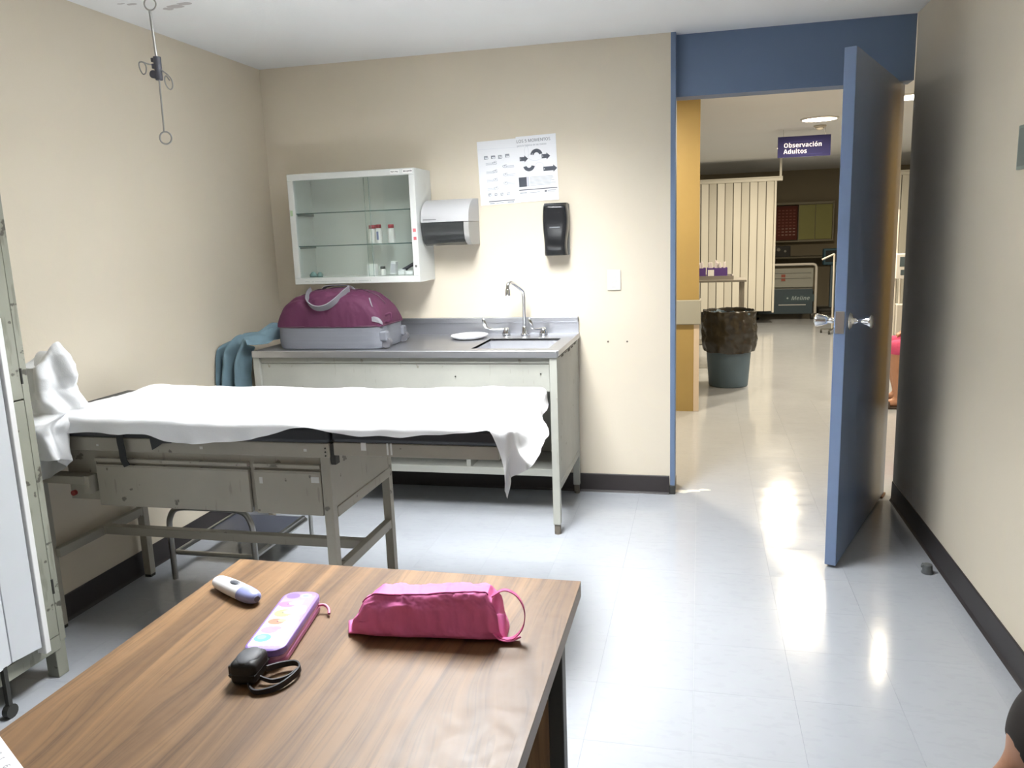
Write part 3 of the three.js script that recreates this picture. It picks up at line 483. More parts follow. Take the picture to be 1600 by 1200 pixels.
{ // things on the cabinet floor
  const o = thing('medicine_box', 'plain white medicine box at the bottom of the glass cabinet', 'box', [0.655, CB, 0.12]); mesh('carton', box(-0.024, 0.024, 0, 0.062, -0.018, 0.018, 0.001), M.paper, o); mesh('lid_flap', box(-0.024, 0.024, 0.062, 0.0635, -0.018, 0.0185), flat(0.74, 0.74, 0.72), o);
  const b = bottle('dark_capped_vial', 0.722, CB, 0.135, 0.017, 0.036, flat(0.78, 0.79, 0.79, 0.4), flat(0.03, 0.04, 0.04, 0.4), 'small white vial with dark cap in the glass cabinet', 'vial', 0.012);
  const p = thing('medicine_box', 'tilted white carton leaning beside the dark capped vial', 'box', [0.785, CB + 0.001, 0.135]); const c = box(-0.014, 0.014, 0, 0.072, -0.02, 0.02, 0.001); c.rotateZ(-0.10); c.translate(0, 0.002, 0); mesh('carton', c, M.paper, p); const q = box(-0.0144, 0.0144, 0.01, 0.06, 0.0198, 0.0204); q.rotateZ(-0.10); q.translate(0, 0.002, 0); mesh('print', q, flat(0.55, 0.56, 0.6), p);
  const s = thing('gauze_packet', 'small white folded packet on the cabinet floor', 'packet', [0.840, CB, 0.15]); mesh('wrapper', box(-0.02, 0.02, 0, 0.025, -0.015, 0.015, 0.004), M.paper, s); mesh('flap', box(-0.018, 0.018, 0.025, 0.031, -0.01, 0.012, 0.002), flat(0.7, 0.71, 0.74), s);
  const k = thing('tubing', 'dark coiled rubber tubing in the corner of the glass cabinet', 'tubing', [0.890, CB, 0.12]); mesh('hose', tube([[-0.05, 0.03, 0.02], [-0.02, 0.045, 0.01], [0.01, 0.062, 0], [0.04, 0.07, 0.01], [0.05, 0.045, 0.03], [0.02, 0.012, 0.04], [-0.02, 0.008, 0.03], [-0.035, 0.03, 0], [0.0, 0.05, -0.02], [0.045, 0.035, -0.01], [0.03, 0.008, 0.01], [-0.01, 0.007, 0.0]], 0.0065, 120, 10), flat(0.03, 0.03, 0.055, 0.5), k); mesh('bulb', (() => { const g = new THREE.SphereGeometry(0.021, 20, 14); g.scale(1, 1.1, 1); g.translate(0.045, 0.045, -0.035); return g; })(), flat(0.025, 0.025, 0.045, 0.5), k);
  const d = thing('cotton_roll', 'white dish-like roll at the right of the cabinet floor', 'roll', [0.905, CB, 0.185]); mesh('roll', lathe([[0, 0], [0.034, 0], [0.036, 0.006], [0.036, 0.02], [0.03, 0.024], [0, 0.024]]), M.paper, d);
  const t = thing('glass_stopper', 'teal glass pieces in the left corner of the cabinet', 'glassware', [0.305, CB, 0.14]); mesh('stopper', [lathe([[0, 0], [0.02, 0], [0.022, 0.012], [0.012, 0.024], [0.006, 0.03], [0, 0.031]], 0, 0, 0), lathe([[0, 0], [0.015, 0], [0.017, 0.014], [0.008, 0.026], [0, 0.028]], 0.045, 0, 0.01)], flat(0.16, 0.32, 0.31, 0.25), t);
}
{ // paper towel dispenser
  const o = thing('towel_dispenser', 'grey and smoked plastic paper towel dispenser beside the wall cabinet', 'dispenser', [0.985, 1.395, 0]);
  const w = 0.262, D = 0.215, arc = (a0, a1, cy, cz, ry, rz, n) => Array.from({ length: n + 1 }, (_, i) => { const a = lerp(a0, a1, i / n); return [cz + rz * Math.cos(a), cy + ry * Math.sin(a)]; });
  const side = [[0.004, 0.0], [0.15, 0.0], [0.178, 0.012], ...arc(-0.55, 0.0, 0.10, 0.06, 0.17, 0.155, 4).slice(1), [D, 0.128], ...arc(0.1, 1.45, 0.128, 0.075, 0.114, 0.14, 12), [0.004, 0.243]];
  const put = (g, x) => { g.rotateY(-Math.PI / 2); g.translate(x, 0, 0); return g; };          // profile x becomes +z, extrusion runs along -x
  const upper = side.filter(p => p[1] >= 0.122); upper.unshift([0.004, 0.122], [D + 0.001, 0.122]);
  mesh('upper_cover', toCreasedNormals(put(extrude(upper, w), w), 0.6), M.greyPlastic, o);
  const lower = side.filter(p => p[1] < 0.122).concat([[D - 0.004, 0.1205], [0.004, 0.1205]]);
  mesh('lower_cover', toCreasedNormals(put(extrude(lower, w - 0.030), w - 0.028), 0.6), M.smoke, o);
  const cheekMat = flat(0.36, 0.36, 0.35, 0.4);
  mesh('end_cheek', toCreasedNormals(put(extrude(lower.map(p => [p[0], p[1] - 0.001]), 0.027), w), 0.6), cheekMat, o);
  mesh('small_print', box(0.012, 0.085, 0.133, 0.138, D - 0.0002, D + 0.0006), flat(0.16, 0.16, 0.17), o);
}
{ // soap dispenser
  const o = thing('soap_dispenser', 'glossy black soap dispenser below the right notice sheet', 'dispenser', [1.680, 1.322, 0]);
  const prof = (t) => { const k = 2 * t - 1; return [0.058 + 0.008 * Math.cos(k * 2.4 + 0.6), 0]; };
  const n = 40, g = grid(n, 28, (u, v) => {
    const y = 0.272 * u, hw = 0.064 - 0.006 * Math.sin(u * Math.PI * 2 + 0.5) * 0.8, a = Math.PI * v, e = 0.35;
    const dep = 0.092 * (1 - 0.10 * Math.pow(2 * u - 1, 2)) + 0.008 * Math.sin(u * 6.5 + 0.4) - 0.03 * sstep(0.93, 1, u) - 0.012 * sstep(0.06, 0, u);
    const c = Math.cos(a), s = Math.sin(a); return [-hw * Math.sign(c) * Math.pow(Math.abs(c), e) * 1, y, 0.012 + dep * Math.pow(Math.abs(s), e)];
  });
  const capT = (u0) => grid(1, 28, (u, v) => { const y = 0.272 * u0, hw = 0.064 - 0.006 * Math.sin(u0 * Math.PI * 2 + 0.5) * 0.8, a = Math.PI * v, dep = (0.092 * 0.9 + 0.008 * Math.sin(u0 * 6.5 + 0.4) - (u0 ? 0.03 : 0.012)), c = Math.cos(a), s = Math.sin(a); return [-hw * Math.sign(c) * Math.pow(Math.abs(c), 0.35) * u, y, 0.012 + dep * Math.pow(Math.abs(s), 0.35) * u]; });
  const bp = phys({ color: lin(0.014, 0.015, 0.017), roughness: 0.22, side: THREE.DoubleSide });
  mesh('housing', [g, capT(0), capT(1)], bp, o);
  mesh('back_plate', box(-0.066, 0.066, 0.0, 0.268, 0.002, 0.022, 0.004), flat(0.25, 0.25, 0.24, 0.4), o);
  mesh('push_bar', extrude([[-0.042, 0], [0.042, 0], [0.042, 0.012], [0.03, 0.026], [0.012, 0.034], [-0.012, 0.034], [-0.03, 0.026], [-0.042, 0.012]], 0.01, 0.003).translate(0, 0.008, 0.092), bp, o);
  mesh('emblem', box(-0.026, 0.030, 0.143, 0.149, 0.0995, 0.1015, 0.001), flat(0.22, 0.23, 0.25, 0.4), o);
}
{ // two notice sheets taped to the wall
  const Lx = 1.251, sheet = (name, label, w, h, x, y, rot, z, tex) => {
    const o = thing(name, label, 'notice', [x, y, z]); o.rotation.z = rot;
    const g = box(0, w, -h, 0, 0, 0.0008); mesh('paper', g, M.paper, o);
    const p = new THREE.PlaneGeometry(w, h); p.translate(w / 2, -h / 2, 0.0011); mesh('print', p, std({ map: tex, roughness: 0.8 }), o); return o;
  };
  sheet('hand_washing_notice', 'white notice sheet of small hand washing drawings beside the towel dispenser', 0.222, 0.335, Lx, 1.934, 0.03, 0.001, canvasTex(444, 670, (c, w, h) => {
    c.fillStyle = '#f6f8fc'; c.fillRect(0, 0, w, h); c.strokeStyle = '#e2e6ee'; c.lineWidth = 3; c.beginPath(); c.moveTo(0, 82); c.lineTo(w, 92); c.stroke();
    seed = 77; const hand = (x, y, s, d) => { c.strokeStyle = d; c.fillStyle = '#e9ecf2'; c.lineWidth = 3; c.beginPath(); c.ellipse(x, y, 24 * s, 12 * s, 0.2, 0, 7); c.fill(); c.stroke(); c.beginPath(); c.ellipse(x + 12 * s, y - 10 * s, 12 * s, 10 * s, -0.4, 3.4, 6.6); c.stroke(); c.fillStyle = d; c.fillRect(x - 4 * s, y - 8 * s, 9 * s, 6 * s); };
    for (let i = 0; i < 4; i++) { c.fillStyle = ['#8d929b', '#6d727b', '#9aa0a8', '#8a9098'][i]; c.fillRect(70 + i * 78, 152 + 8 * rnd(), 36 + 14 * rnd(), 28 + 16 * rnd()); hand(98 + i * 78, 178, 0.8, '#9aa0aa'); }
    for (let i = 0; i < 7; i++) { const x = i % 2 ? 292 : 182, y = 235 + i * 44; hand(x, y, 1.0, '#8f959f'); c.fillStyle = '#b9bfc9'; for (let k = 0; k < 3; k++) c.fillRect(x - 98 + (i % 2 ? 120 : 0), y - 6 + k * 9, 70 + 26 * rnd(), 4); }
    for (let i = 0; i < 4; i++) { c.fillStyle = ['#7b808a', '#a0a5ae', '#8b9099', '#b5bac2'][i]; c.fillRect(92 + i * 68, 548 + 6 * rnd(), 26, 28); hand(112 + i * 68, 565, 0.7, '#8d939d'); }
    c.fillStyle = '#d0d4dc'; for (let i = 0; i < 3; i++) c.fillRect(96, 600 + i * 9, 210, 4);
    c.fillStyle = '#4f555e'; c.fillRect(92, 630, 288, 9); c.fillStyle = '#9aa0a9'; c.fillRect(104, 650, 52, 10); c.fillRect(176, 652, 80, 6); c.fillRect(300, 648, 72, 12);
  }));
  sheet('five_moments_notice', 'white notice sheet headed LOS 5 MOMENTOS with grey arrows', 0.216, 0.340, 1.466, 1.947, 0.03, 0.002, canvasTex(432, 680, (c, w, h) => {
    c.fillStyle = '#f6f8fc'; c.fillRect(0, 0, w, h); c.fillStyle = '#6a7079'; c.font = '44px sans-serif'; c.fillText('LOS 5 MOMENTOS', 6, 64, 408); c.font = '25px sans-serif'; c.fillStyle = '#9aa0aa'; c.fillText('para la higiene de las manos', 8, 104, 400);
    c.strokeStyle = '#dfe3ea'; c.lineWidth = 4; for (const [x, y, rx, ry] of [[205, 215, 80, 42], [110, 160, 22, 55], [240, 320, 46, 40]]) { c.beginPath(); c.ellipse(x, y, rx, ry, 0, 0, 7); c.stroke(); }
    const D = '#4b515b', arrow = (x, y, L, k, n) => { c.fillStyle = D; c.fillRect(x, y - k, L, 2 * k); c.beginPath(); c.moveTo(x + L, y - k * 1.7); c.lineTo(x + L + k * 1.9, y); c.lineTo(x + L, y + k * 1.7); c.fill(); c.fillStyle = '#e8ebf0'; c.font = 'bold 20px sans-serif'; c.fillText(n, x + 6, y + 7); };
    arrow(30, 232, 52, 21, '1'); arrow(270, 222, 52, 21, '3'); arrow(282, 352, 106, 22, '5');
    c.strokeStyle = D; c.lineWidth = 36; c.beginPath(); c.arc(215, 205, 48, 3.3, 6.1); c.stroke(); c.beginPath(); c.arc(128, 300, 46, 0.2, 2.9); c.stroke();
    c.fillStyle = '#e8ebf0'; c.font = 'bold 20px sans-serif'; c.fillText('2', 166, 196); c.fillText('4', 84, 306);
    c.fillStyle = '#4b4f58'; c.fillRect(8, 420, 86, 100); c.fillStyle = '#c6cad3'; c.fillRect(98, 420, 20, 100); c.fillStyle = '#bcc1ca'; for (let i = 0; i < 7; i++) c.fillRect(128, 424 + i * 14, 250 + 40 * Math.sin(i * 3), 7);
    c.fillStyle = '#4f555e'; c.fillRect(4, 548, 416, 10); c.fillStyle = '#9ba1ab'; c.fillRect(14, 578, 74, 12); c.fillRect(120, 582, 110, 6); c.fillStyle = '#5a6069'; c.fillRect(282, 572, 24, 18); c.fillStyle = '#a0a5ae'; c.fillRect(312, 572, 96, 7); c.fillRect(312, 584, 80, 6);
  }));
}
{ // light switch
  const o = thing('light_switch', 'white wall plate with three rocker switches beside the doorway', 'switch', [1.979, 1.182, 0]);
  mesh('plate', box(-0.036, 0.036, -0.054, 0.054, 0.001, 0.009, 0.003), flat(0.78, 0.76, 0.70, 0.4), o);
  for (const y of [-0.026, 0, 0.026]) { const g = box(-0.013, 0.013, -0.0095, 0.0095, 0.007, 0.014, 0.002); g.rotateX(0.06); g.translate(0, y, 0); mesh('rocker', g, M.whitePlastic, o); }
}
for (const [x, where] of [[1.943, 'steel counter'], [2.046, 'blue jamb']]) tag(mesh('wall_plug', rod([x, 0.85, 0.0], [x, 0.85, 0.003], 0.005), flat(0.15, 0.12, 0.09)), 'tiny dark plug hole below the switch, the one nearer the ' + where, 'plug', 'plug holes below the light switch');
{ // framed notice on the right wall
  const o = thing('framed_notice', 'grey-green panel hung on the cream wall beside the open door', 'panel', [W, 1.65, 1.375]);
  mesh('frame', box(-0.014, -0.002, -0.068, 0.068, 0, 0.30, 0.002), flat(0.27, 0.31, 0.27, 0.5), o); mesh('face', box(-0.0155, -0.0142, -0.058, 0.058, 0.01, 0.29), flat(0.20, 0.225, 0.20, 0.4), o);
}
// ---------------------------------------------------------------- travel bag and cloth on the counter
{
  const o = thing('travel_bag', 'plum and grey wheeled duffel bag on the steel counter', 'bag', [0.607, 0.9035, 0.470]);
  const hl = 0.295, hd = 0.165;
  mesh('base_shell', (() => { const g = grid(60, 56, (u, v) => {
    const y = u * 0.112, a = v * Math.PI * 2, e = 0.30, c = Math.cos(a), s = Math.sin(a), k = 1 - 0.035 * Math.pow(1 - u, 6) - 0.012 * u + 0.012 * (fbm(v * 9, u * 3, 4, 3, 9) - 0.5);
    return [-hl * k * Math.sign(c) * Math.pow(Math.abs(c), e), y, hd * k * Math.sign(s) * Math.pow(Math.abs(s), e)]; }); return [g, grid(1, 56, (u, v) => { const a = v * Math.PI * 2, c = Math.cos(a), s = Math.sin(a); return [-hl * 0.96 * u * Math.sign(c) * Math.pow(Math.abs(c), 0.3), 0.0, hd * 0.96 * u * Math.sign(s) * Math.pow(Math.abs(s), 0.3)]; })]; })(), M.bagGrey, o);
  const dome = (u, v, lift = 0) => {
    const t = 2 * u - 1, ca = v * Math.PI, hgt = 0.176 * Math.pow(1 - Math.pow(Math.abs(t), 4.2), 0.52) * (1 + 0.03 * Math.sin(t * 5 + 1) - 0.02 * t), dep = hd * (0.80 + 0.20 * Math.pow(1 - Math.pow(Math.abs(t), 4), 0.5));
    const s = Math.sin(ca), c = Math.cos(ca), wr = 0.012 * (fbm(u * 9 + 3, v * 5, 33, 4) - 0.5) * 2 + 0.006 * Math.sin(v * 26 + 6 * fbm(u * 4, v * 3, 35, 2)) * Math.exp(-Math.pow((Math.abs(c) - 0.6) * 5, 2));
    return [t * hl * 0.985 * (1 - 0.03 * s), 0.110 + Math.max(0, (hgt + wr * sstep(1, 0.7, Math.abs(t)) + lift) * Math.pow(s, 0.55)), dep * Math.sign(c) * Math.pow(Math.abs(c), 0.62) * (1 + lift) + wr * 0.5];
  };
  mesh('body', grid(110, 80, (u, v) => dome(u, v)), M.plum, o);
  mesh('piping', tube(Array.from({ length: 41 }, (_, i) => { const a = i / 40 * Math.PI * 2, c = Math.cos(a), s = Math.sin(a); return [hl * 0.985 * Math.sign(c) * Math.pow(Math.abs(c), 0.3), 0.112, hd * 0.99 * Math.sign(s) * Math.pow(Math.abs(s), 0.3)]; }), 0.004, 160, 6, true), flat(0.06, 0.02, 0.04), o);
  // carrying handle, front strap sagging
  mesh('handle', ribbon([[-0.115, 0.292, 0.075], [-0.110, 0.272, 0.125], [-0.095, 0.240, 0.166], [-0.050, 0.210, 0.180], [0.010, 0.212, 0.180], [0.055, 0.240, 0.168], [0.082, 0.275, 0.120], [0.092, 0.295, 0.070]], 0.034, 0.005, [0, 0.75, 0.66], 60), M.strapGrey, o);
  mesh('handle', ribbon([[-0.11, 0.27, -0.03], [-0.09, 0.298, -0.03], [-0.01, 0.306, -0.03], [0.06, 0.298, -0.03], [0.085, 0.27, -0.03]], 0.030, 0.004, [0, 0.2, 1], 50), M.strapGrey, o);
  mesh('corner_patch', grid(14, 14, (u, v) => { const q = dome(0.91 + 0.085 * u, 0.02 + 0.10 * v * (0.4 + 0.6 * u)); return [q[0] + 0.003, q[1], q[2] + 0.003]; }), M.strapGrey, o);
  mesh('side_strap', grid(20, 4, (u, v) => { const q = dome(0.86 + 0.05 * u + 0.012 * v, 0.36 - 0.15 * u); return [q[0] + 0.003, q[1] + 0.003, q[2] + 0.003]; }), M.strapGrey, o);
  mesh('zip', tube(Array.from({ length: 30 }, (_, i) => { const q = dome(0.05 + 0.9 * i / 29, 0.5); return [q[0], q[1] + 0.002, q[2]]; }), 0.003, 90, 6), flat(0.05, 0.02, 0.035), o);
  mesh('pull_handle', [tube([[hl - 0.004, 0.16, 0.10], [hl + 0.022, 0.17, 0.10], [hl + 0.026, 0.15, 0.10], [hl + 0.02, 0.135, 0.10], [hl - 0.005, 0.13, 0.10]], 0.006, 30, 8)], M.plum, o);
  for (const z of [0.12, -0.12]) { const w = mesh('wheel', rod([hl + 0.002, 0.026, z - 0.014], [hl + 0.002, 0.026, z + 0.014], 0.026, 0.026, 24), flat(0.10, 0.10, 0.11, 0.5), o); mesh('wheel_guard', box(hl - 0.03, hl + 0.012, 0.035, 0.085, z - 0.024, z + 0.024, 0.01), M.bagGrey, w); }
}
{ // blue-grey cloth thrown over the left end of the counter
  const o = thing('cloth', 'blue-grey cloth draped over the left end of the steel counter', 'cloth', [0, 0, 0]);
  const pts = [[0.25, 0.94, 0.20], [0.235, 1.00, 0.28], [0.205, 0.985, 0.40], [0.17, 0.975, 0.52], [0.12, 0.965, 0.62], [0.075, 0.90, 0.66], [0.058, 0.80, 0.675], [0.052, 0.70, 0.68], [0.05, 0.55, 0.675]];
  const c = new THREE.CatmullRomCurve3(pts.map(p => V(...p)));
  mesh('drape', grid(90, 60, (u, v) => {
    const p = c.getPoint(u), s = v - 0.5, hang = sstep(0.48, 0.62, u), w = lerp(0.24, 0.30, hang);
    const fold = 0.030 * Math.sin(v * 17 + 2.5 * fbm(v * 3, u * 2, 4, 2) + 0.8 * u) * (0.5 + 0.5 * hang) + 0.06 * (fbm(v * 6, u * 7, 24, 3) - 0.5) * (1 - 0.5 * hang);
    // width runs along x/z: across the hanging part it faces the room
    const ax = lerp(0.62, 0.62, hang), az = lerp(0.75, -0.12, hang);
    let x = p.x + s * w * ax + 0.015 * hang, y = p.y + (1 - hang) * fold - 0.05 * s * s * (1 - hang), z = p.z + s * w * az + hang * fold;
    if (x > 0.205 && y < 0.915 && z < 0.70) { if (hang > 0.5) z = Math.max(z, 0.705 + fold * 0.4); else y = Math.max(y, 0.908); }
    x = Math.max(x, 0.012 + 0.01 * v); return [x, y, z];
  }), M.teal, o);
  mesh('bunched_end', grid(50, 50, (u, v) => {
    const a = v * Math.PI * 2, q = Math.sin(u * Math.PI), r = q * (0.058 + 0.03 * Math.sin(a * 3 + u * 9) * 0.6 + 0.05 * (fbm(Math.cos(a) * 2 + 4, u * 7 + Math.sin(a) * 2, 44, 3) - 0.5));
    return [0.235 + (u - 0.5) * 0.09 + 0.3 * r * Math.cos(a), 0.962 + r * Math.sin(a) * 0.85 + 0.035 * u, 0.42 - 0.2 * u + r * Math.cos(a)];
  }), M.teal, o);
}
// ---------------------------------------------------------------- infusion hook hanging from the ceiling
{
  const o = thing('infusion_hanger', 'steel infusion hanger with hooks and clamp hanging from the ceiling', 'hanger', [0.495, 0, 1.60]);
  const wire = M.dullChrome, ring = (x, y, z, r, rot = 0, w = 0.0028) => { const g = new THREE.TorusGeometry(r, w, 10, 40); g.rotateY(rot); g.translate(x, y, z); return plain(g); };
  mesh('rod', [rod([-0.004, 2.272, 0], [0.004, 2.06, 0], 0.0048), rod([0.004, 2.06, 0], [0.0, 1.855, 0], 0.0030)], wire, o);
  mesh('upper_ring', ring(0.0, 2.295, 0, 0.021, 0.2), wire, o); mesh('lower_ring', ring(0.004, 1.832, 0, 0.022, 0.2, 0.003), wire, o);
  const pl = flat(0.085, 0.09, 0.115, 0.4);
  const cl = mesh('clamp', [rod([0.004, 2.115, 0], [0.004, 2.035, 0], 0.0135, 0.0125, 20), box(-0.018, -0.004, 2.098, 2.112, -0.008, 0.008, 0.002), box(-0.017, -0.004, 2.075, 2.092, -0.008, 0.008, 0.002), rod([-0.012, 2.055, -0.008], [-0.012, 2.055, 0.012], 0.014, 0.014, 18)], pl, o);
  const hookL = tube([[-0.008, 2.088, 0], [-0.03, 2.092, 0.006], [-0.052, 2.100, 0.012], [-0.064, 2.096, 0.012], [-0.062, 2.075, 0.012], [-0.052, 2.058, 0.012], [-0.040, 2.062, 0.012], [-0.036, 2.082, 0.012], [-0.044, 2.098, 0.012]], 0.0024, 70, 8), hookR = tube([[0.012, 2.072, 0], [0.03, 2.06, 0.004], [0.048, 2.046, 0.006], [0.060, 2.028, 0.006], [0.060, 2.006, 0.006], [0.048, 1.998, 0.006], [0.035, 2.012, 0.006], [0.030, 2.034, 0.006], [0.037, 2.046, 0.006], [0.050, 2.03, 0.006]], 0.0024, 70, 8);
  mesh('hook', hookL, wire, cl); mesh('hook', hookR, wire, cl);
  mesh('ceiling_hook', [tube([[0, 2.314, 0], [0.012, 2.322, 0], [0.006, 2.345, 0], [0, 2.37, 0], [0, 2.40, 0]], 0.0028, 30, 8), lathe([[0, -0.008], [0.03, -0.008], [0.034, 0]], 0, H, 0)], wire, o);
}

// ---------------------------------------------------------------- things on the wooden desk
{ // digital thermometer
  const o = thing('thermometer', 'white and lilac digital thermometer at the edge of the wooden desk', 'thermometer', [1.455, DT + 0.0135, 2.932], -Math.atan2(3.000 - 2.932, 1.590 - 1.455));
  const L = 0.150, body = (x0, x1, k = 0) => grid(40, 32, (u, v) => { const t = lerp(x0, x1, u), q = t / L, a = v * Math.PI * 2, end = Math.pow(1 - Math.pow(Math.abs(2 * q - 1), 9), 0.4), r = 0.0125 + 0.003 * Math.sin(q * 3.0); return [t, (r + k) * 0.95 * end * Math.sin(a), (r * 1.28 + k) * end * Math.cos(a)]; });
  mesh('body', body(0.0005, L * 0.70), flat(0.84, 0.84, 0.85, 0.35), o); mesh('probe_cap', body(L * 0.695, L - 0.0005, 0.0006), flat(0.30, 0.33, 0.60, 0.4), o);
  const b = new THREE.SphereGeometry(1, 24, 12); b.scale(0.016, 0.004, 0.0075); b.translate(L * 0.5, 0.0135, 0); mesh('display', b, flat(0.10, 0.11, 0.13, 0.3), o);
  const c = new THREE.SphereGeometry(1, 18, 10); c.scale(0.006, 0.003, 0.005); c.translate(L * 0.16, 0.0115, 0); mesh('button', c, flat(0.45, 0.45, 0.5, 0.4), o);
  mesh('sensor', rod([L - 0.002, 0, 0], [L + 0.001, 0, 0], 0.006), flat(0.16, 0.16, 0.24, 0.3), o);
}
{ // pencil case with pastel print
  const a = V(1.683, 0, 2.985), b = V(1.722, 0, 3.215), L = 0.225, w = 0.072;
  const o = thing('pencil_case', 'slim purple pencil case with pastel printed lid on the desk', 'pencil case', [1.7035, DT, 3.098], Math.atan2(b.x - a.x, b.z - a.z));
  const rr = (hw, hl, r) => { const s = []; for (const [cx, cz, a0] of [[hw - r, hl - r, 0], [-hw + r, hl - r, 1], [-hw + r, -hl + r, 2], [hw - r, -hl + r, 3]]) for (let i = 0; i <= 8; i++) { const q = (a0 + i / 8) * Math.PI / 2; s.push([cx + r * Math.cos(q), cz + r * Math.sin(q)]); } return s; };
  const slab = (hw, hl, r, y0, y1, bev) => { const g = extrude(rr(hw - bev, hl - bev, r), y1 - y0 - 2 * bev, bev); g.rotateX(Math.PI / 2); g.translate(0, y1 - bev, 0); return toCreasedNormals(g, 0.6); };
  mesh('lower_shell', slab(w / 2, L / 2, 0.020, 0.0, 0.013, 0.004), flat(0.50, 0.16, 0.36, 0.45), o);
  mesh('zip', slab(w / 2 - 0.001, L / 2 - 0.001, 0.019, 0.0125, 0.018, 0.001), flat(0.60, 0.28, 0.44, 0.5), o);
  mesh('lid', slab(w / 2, L / 2, 0.020, 0.0175, 0.031, 0.004), flat(0.27, 0.17, 0.50, 0.35), o);
  const art = canvasTex(256, 800, (c, W2, H2) => {
    const g = c.createLinearGradient(0, 0, 0, H2); g.addColorStop(0, '#9a86cf'); g.addColorStop(0.22, '#c8b4e6'); g.addColorStop(0.4, '#f4f0fa'); g.addColorStop(1, '#ffffff'); c.fillStyle = g; c.fillRect(0, 0, W2, H2);
    c.fillStyle = '#b7a2dd'; c.fillRect(190, 60, 66, 380); c.fillStyle = '#f7f4fb'; for (let i = 0; i < 9; i++) { c.beginPath(); c.arc(200 + 16 * Math.sin(i * 2.1), 250 + i * 52, 44, 0, 7); c.fill(); }
    const blob = (x, y, rx, ry, f) => { c.fillStyle = f; c.beginPath(); c.ellipse(x, y, rx, ry, 0.15, 0, 7); c.fill(); };
    blob(70, 60, 55, 42, '#8d72c4'); blob(175, 60, 48, 34, '#e9e6f6'); blob(172, 60, 30, 16, '#8c9bd6'); blob(70, 190, 74, 42, '#e48ac4'); blob(130, 180, 60, 24, '#f3b6dc'); blob(88, 320, 70, 56, '#c7dc8a'); blob(130, 305, 50, 30, '#dbe9b0'); blob(80, 440, 62, 42, '#e3917c'); blob(120, 425, 34, 22, '#efb49c'); blob(78, 555, 64, 46, '#e3a6d4'); blob(120, 530, 40, 24, '#b9a2dc'); blob(70, 660, 62, 52, '#7fcbe2'); blob(60, 650, 34, 26, '#a6e0ee');
    for (const [x, y] of [[84, 318], [92, 440], [76, 186]]) { blob(x, y, 6, 8, '#5d5670'); }
    c.fillStyle = '#b6a6e0'; for (let i = 0; i < 7; i++) { c.beginPath(); c.arc(20 + i * 40, 790, 34, 0, 7); c.fill(); }
  });
  const hw = w / 2 - 0.0055, hl = L / 2 - 0.0055, sh = new THREE.ShapeGeometry(new THREE.Shape(rr(hw, hl, 0.016).map(p => new THREE.Vector2(p[0], p[1]))), 8); const uv = sh.attributes.uv, ps = sh.attributes.position; for (let i = 0; i < uv.count; i++) uv.setXY(i, (ps.getX(i) + hw) / (2 * hw), (ps.getY(i) + hl) / (2 * hl)); sh.rotateX(-Math.PI / 2); sh.translate(0, 0.0313, 0);
  mesh('printed_lid', sh, printed(art, 0.3), o);
  mesh('zip_pull', [tube([[0.034, 0.015, -0.085], [0.046, 0.014, -0.088], [0.056, 0.010, -0.080], [0.060, 0.006, -0.068]], 0.0028, 20, 8)], flat(0.75, 0.25, 0.42, 0.5), o);
}
{ // small black device with wrist strap
  const o = thing('strapped_device', 'small black device with a wrist strap against the pencil case', 'device', [1.718, DT, 3.240], 0.10);
  mesh('shell', (() => { const g = box(-0.022, 0.022, 0.001, 0.040, -0.030, 0.028, 0.010); return g; })(), flat(0.012, 0.012, 0.013, 0.6), o);
  const top = new THREE.SphereGeometry(1, 28, 14, 0, Math.PI * 2, 0, Math.PI / 2); top.scale(0.019, 0.007, 0.027); top.translate(0, 0.0375, -0.002); mesh('lid', top, flat(0.085, 0.09, 0.10, 0.6), o);
  mesh('seam', box(-0.0224, 0.0224, 0.018, 0.0205, -0.0304, 0.0284, 0.001), flat(0.004, 0.004, 0.004), o);
  mesh('side_clip', box(-0.028, -0.021, 0.008, 0.030, -0.012, 0.018, 0.003), flat(0.015, 0.015, 0.016, 0.4), o);
  mesh('strap', [ribbon([[0.012, 0.006, 0.032], [0.030, 0.004, 0.046], [0.058, 0.006, 0.036], [0.075, 0.009, 0.008], [0.078, 0.011, -0.018], [0.066, 0.012, -0.030], [0.045, 0.012, -0.024], [0.026, 0.014, -0.006]], 0.011, 0.0025, [0, 1, 0.25], 60), ribbon([[0.024, 0.010, 0.014], [0.045, 0.006, 0.016], [0.066, 0.006, 0.002], [0.074, 0.008, -0.016]], 0.008, 0.0022, [0, 1, 0.2], 40)], flat(0.020, 0.021, 0.030, 0.6), o);
}
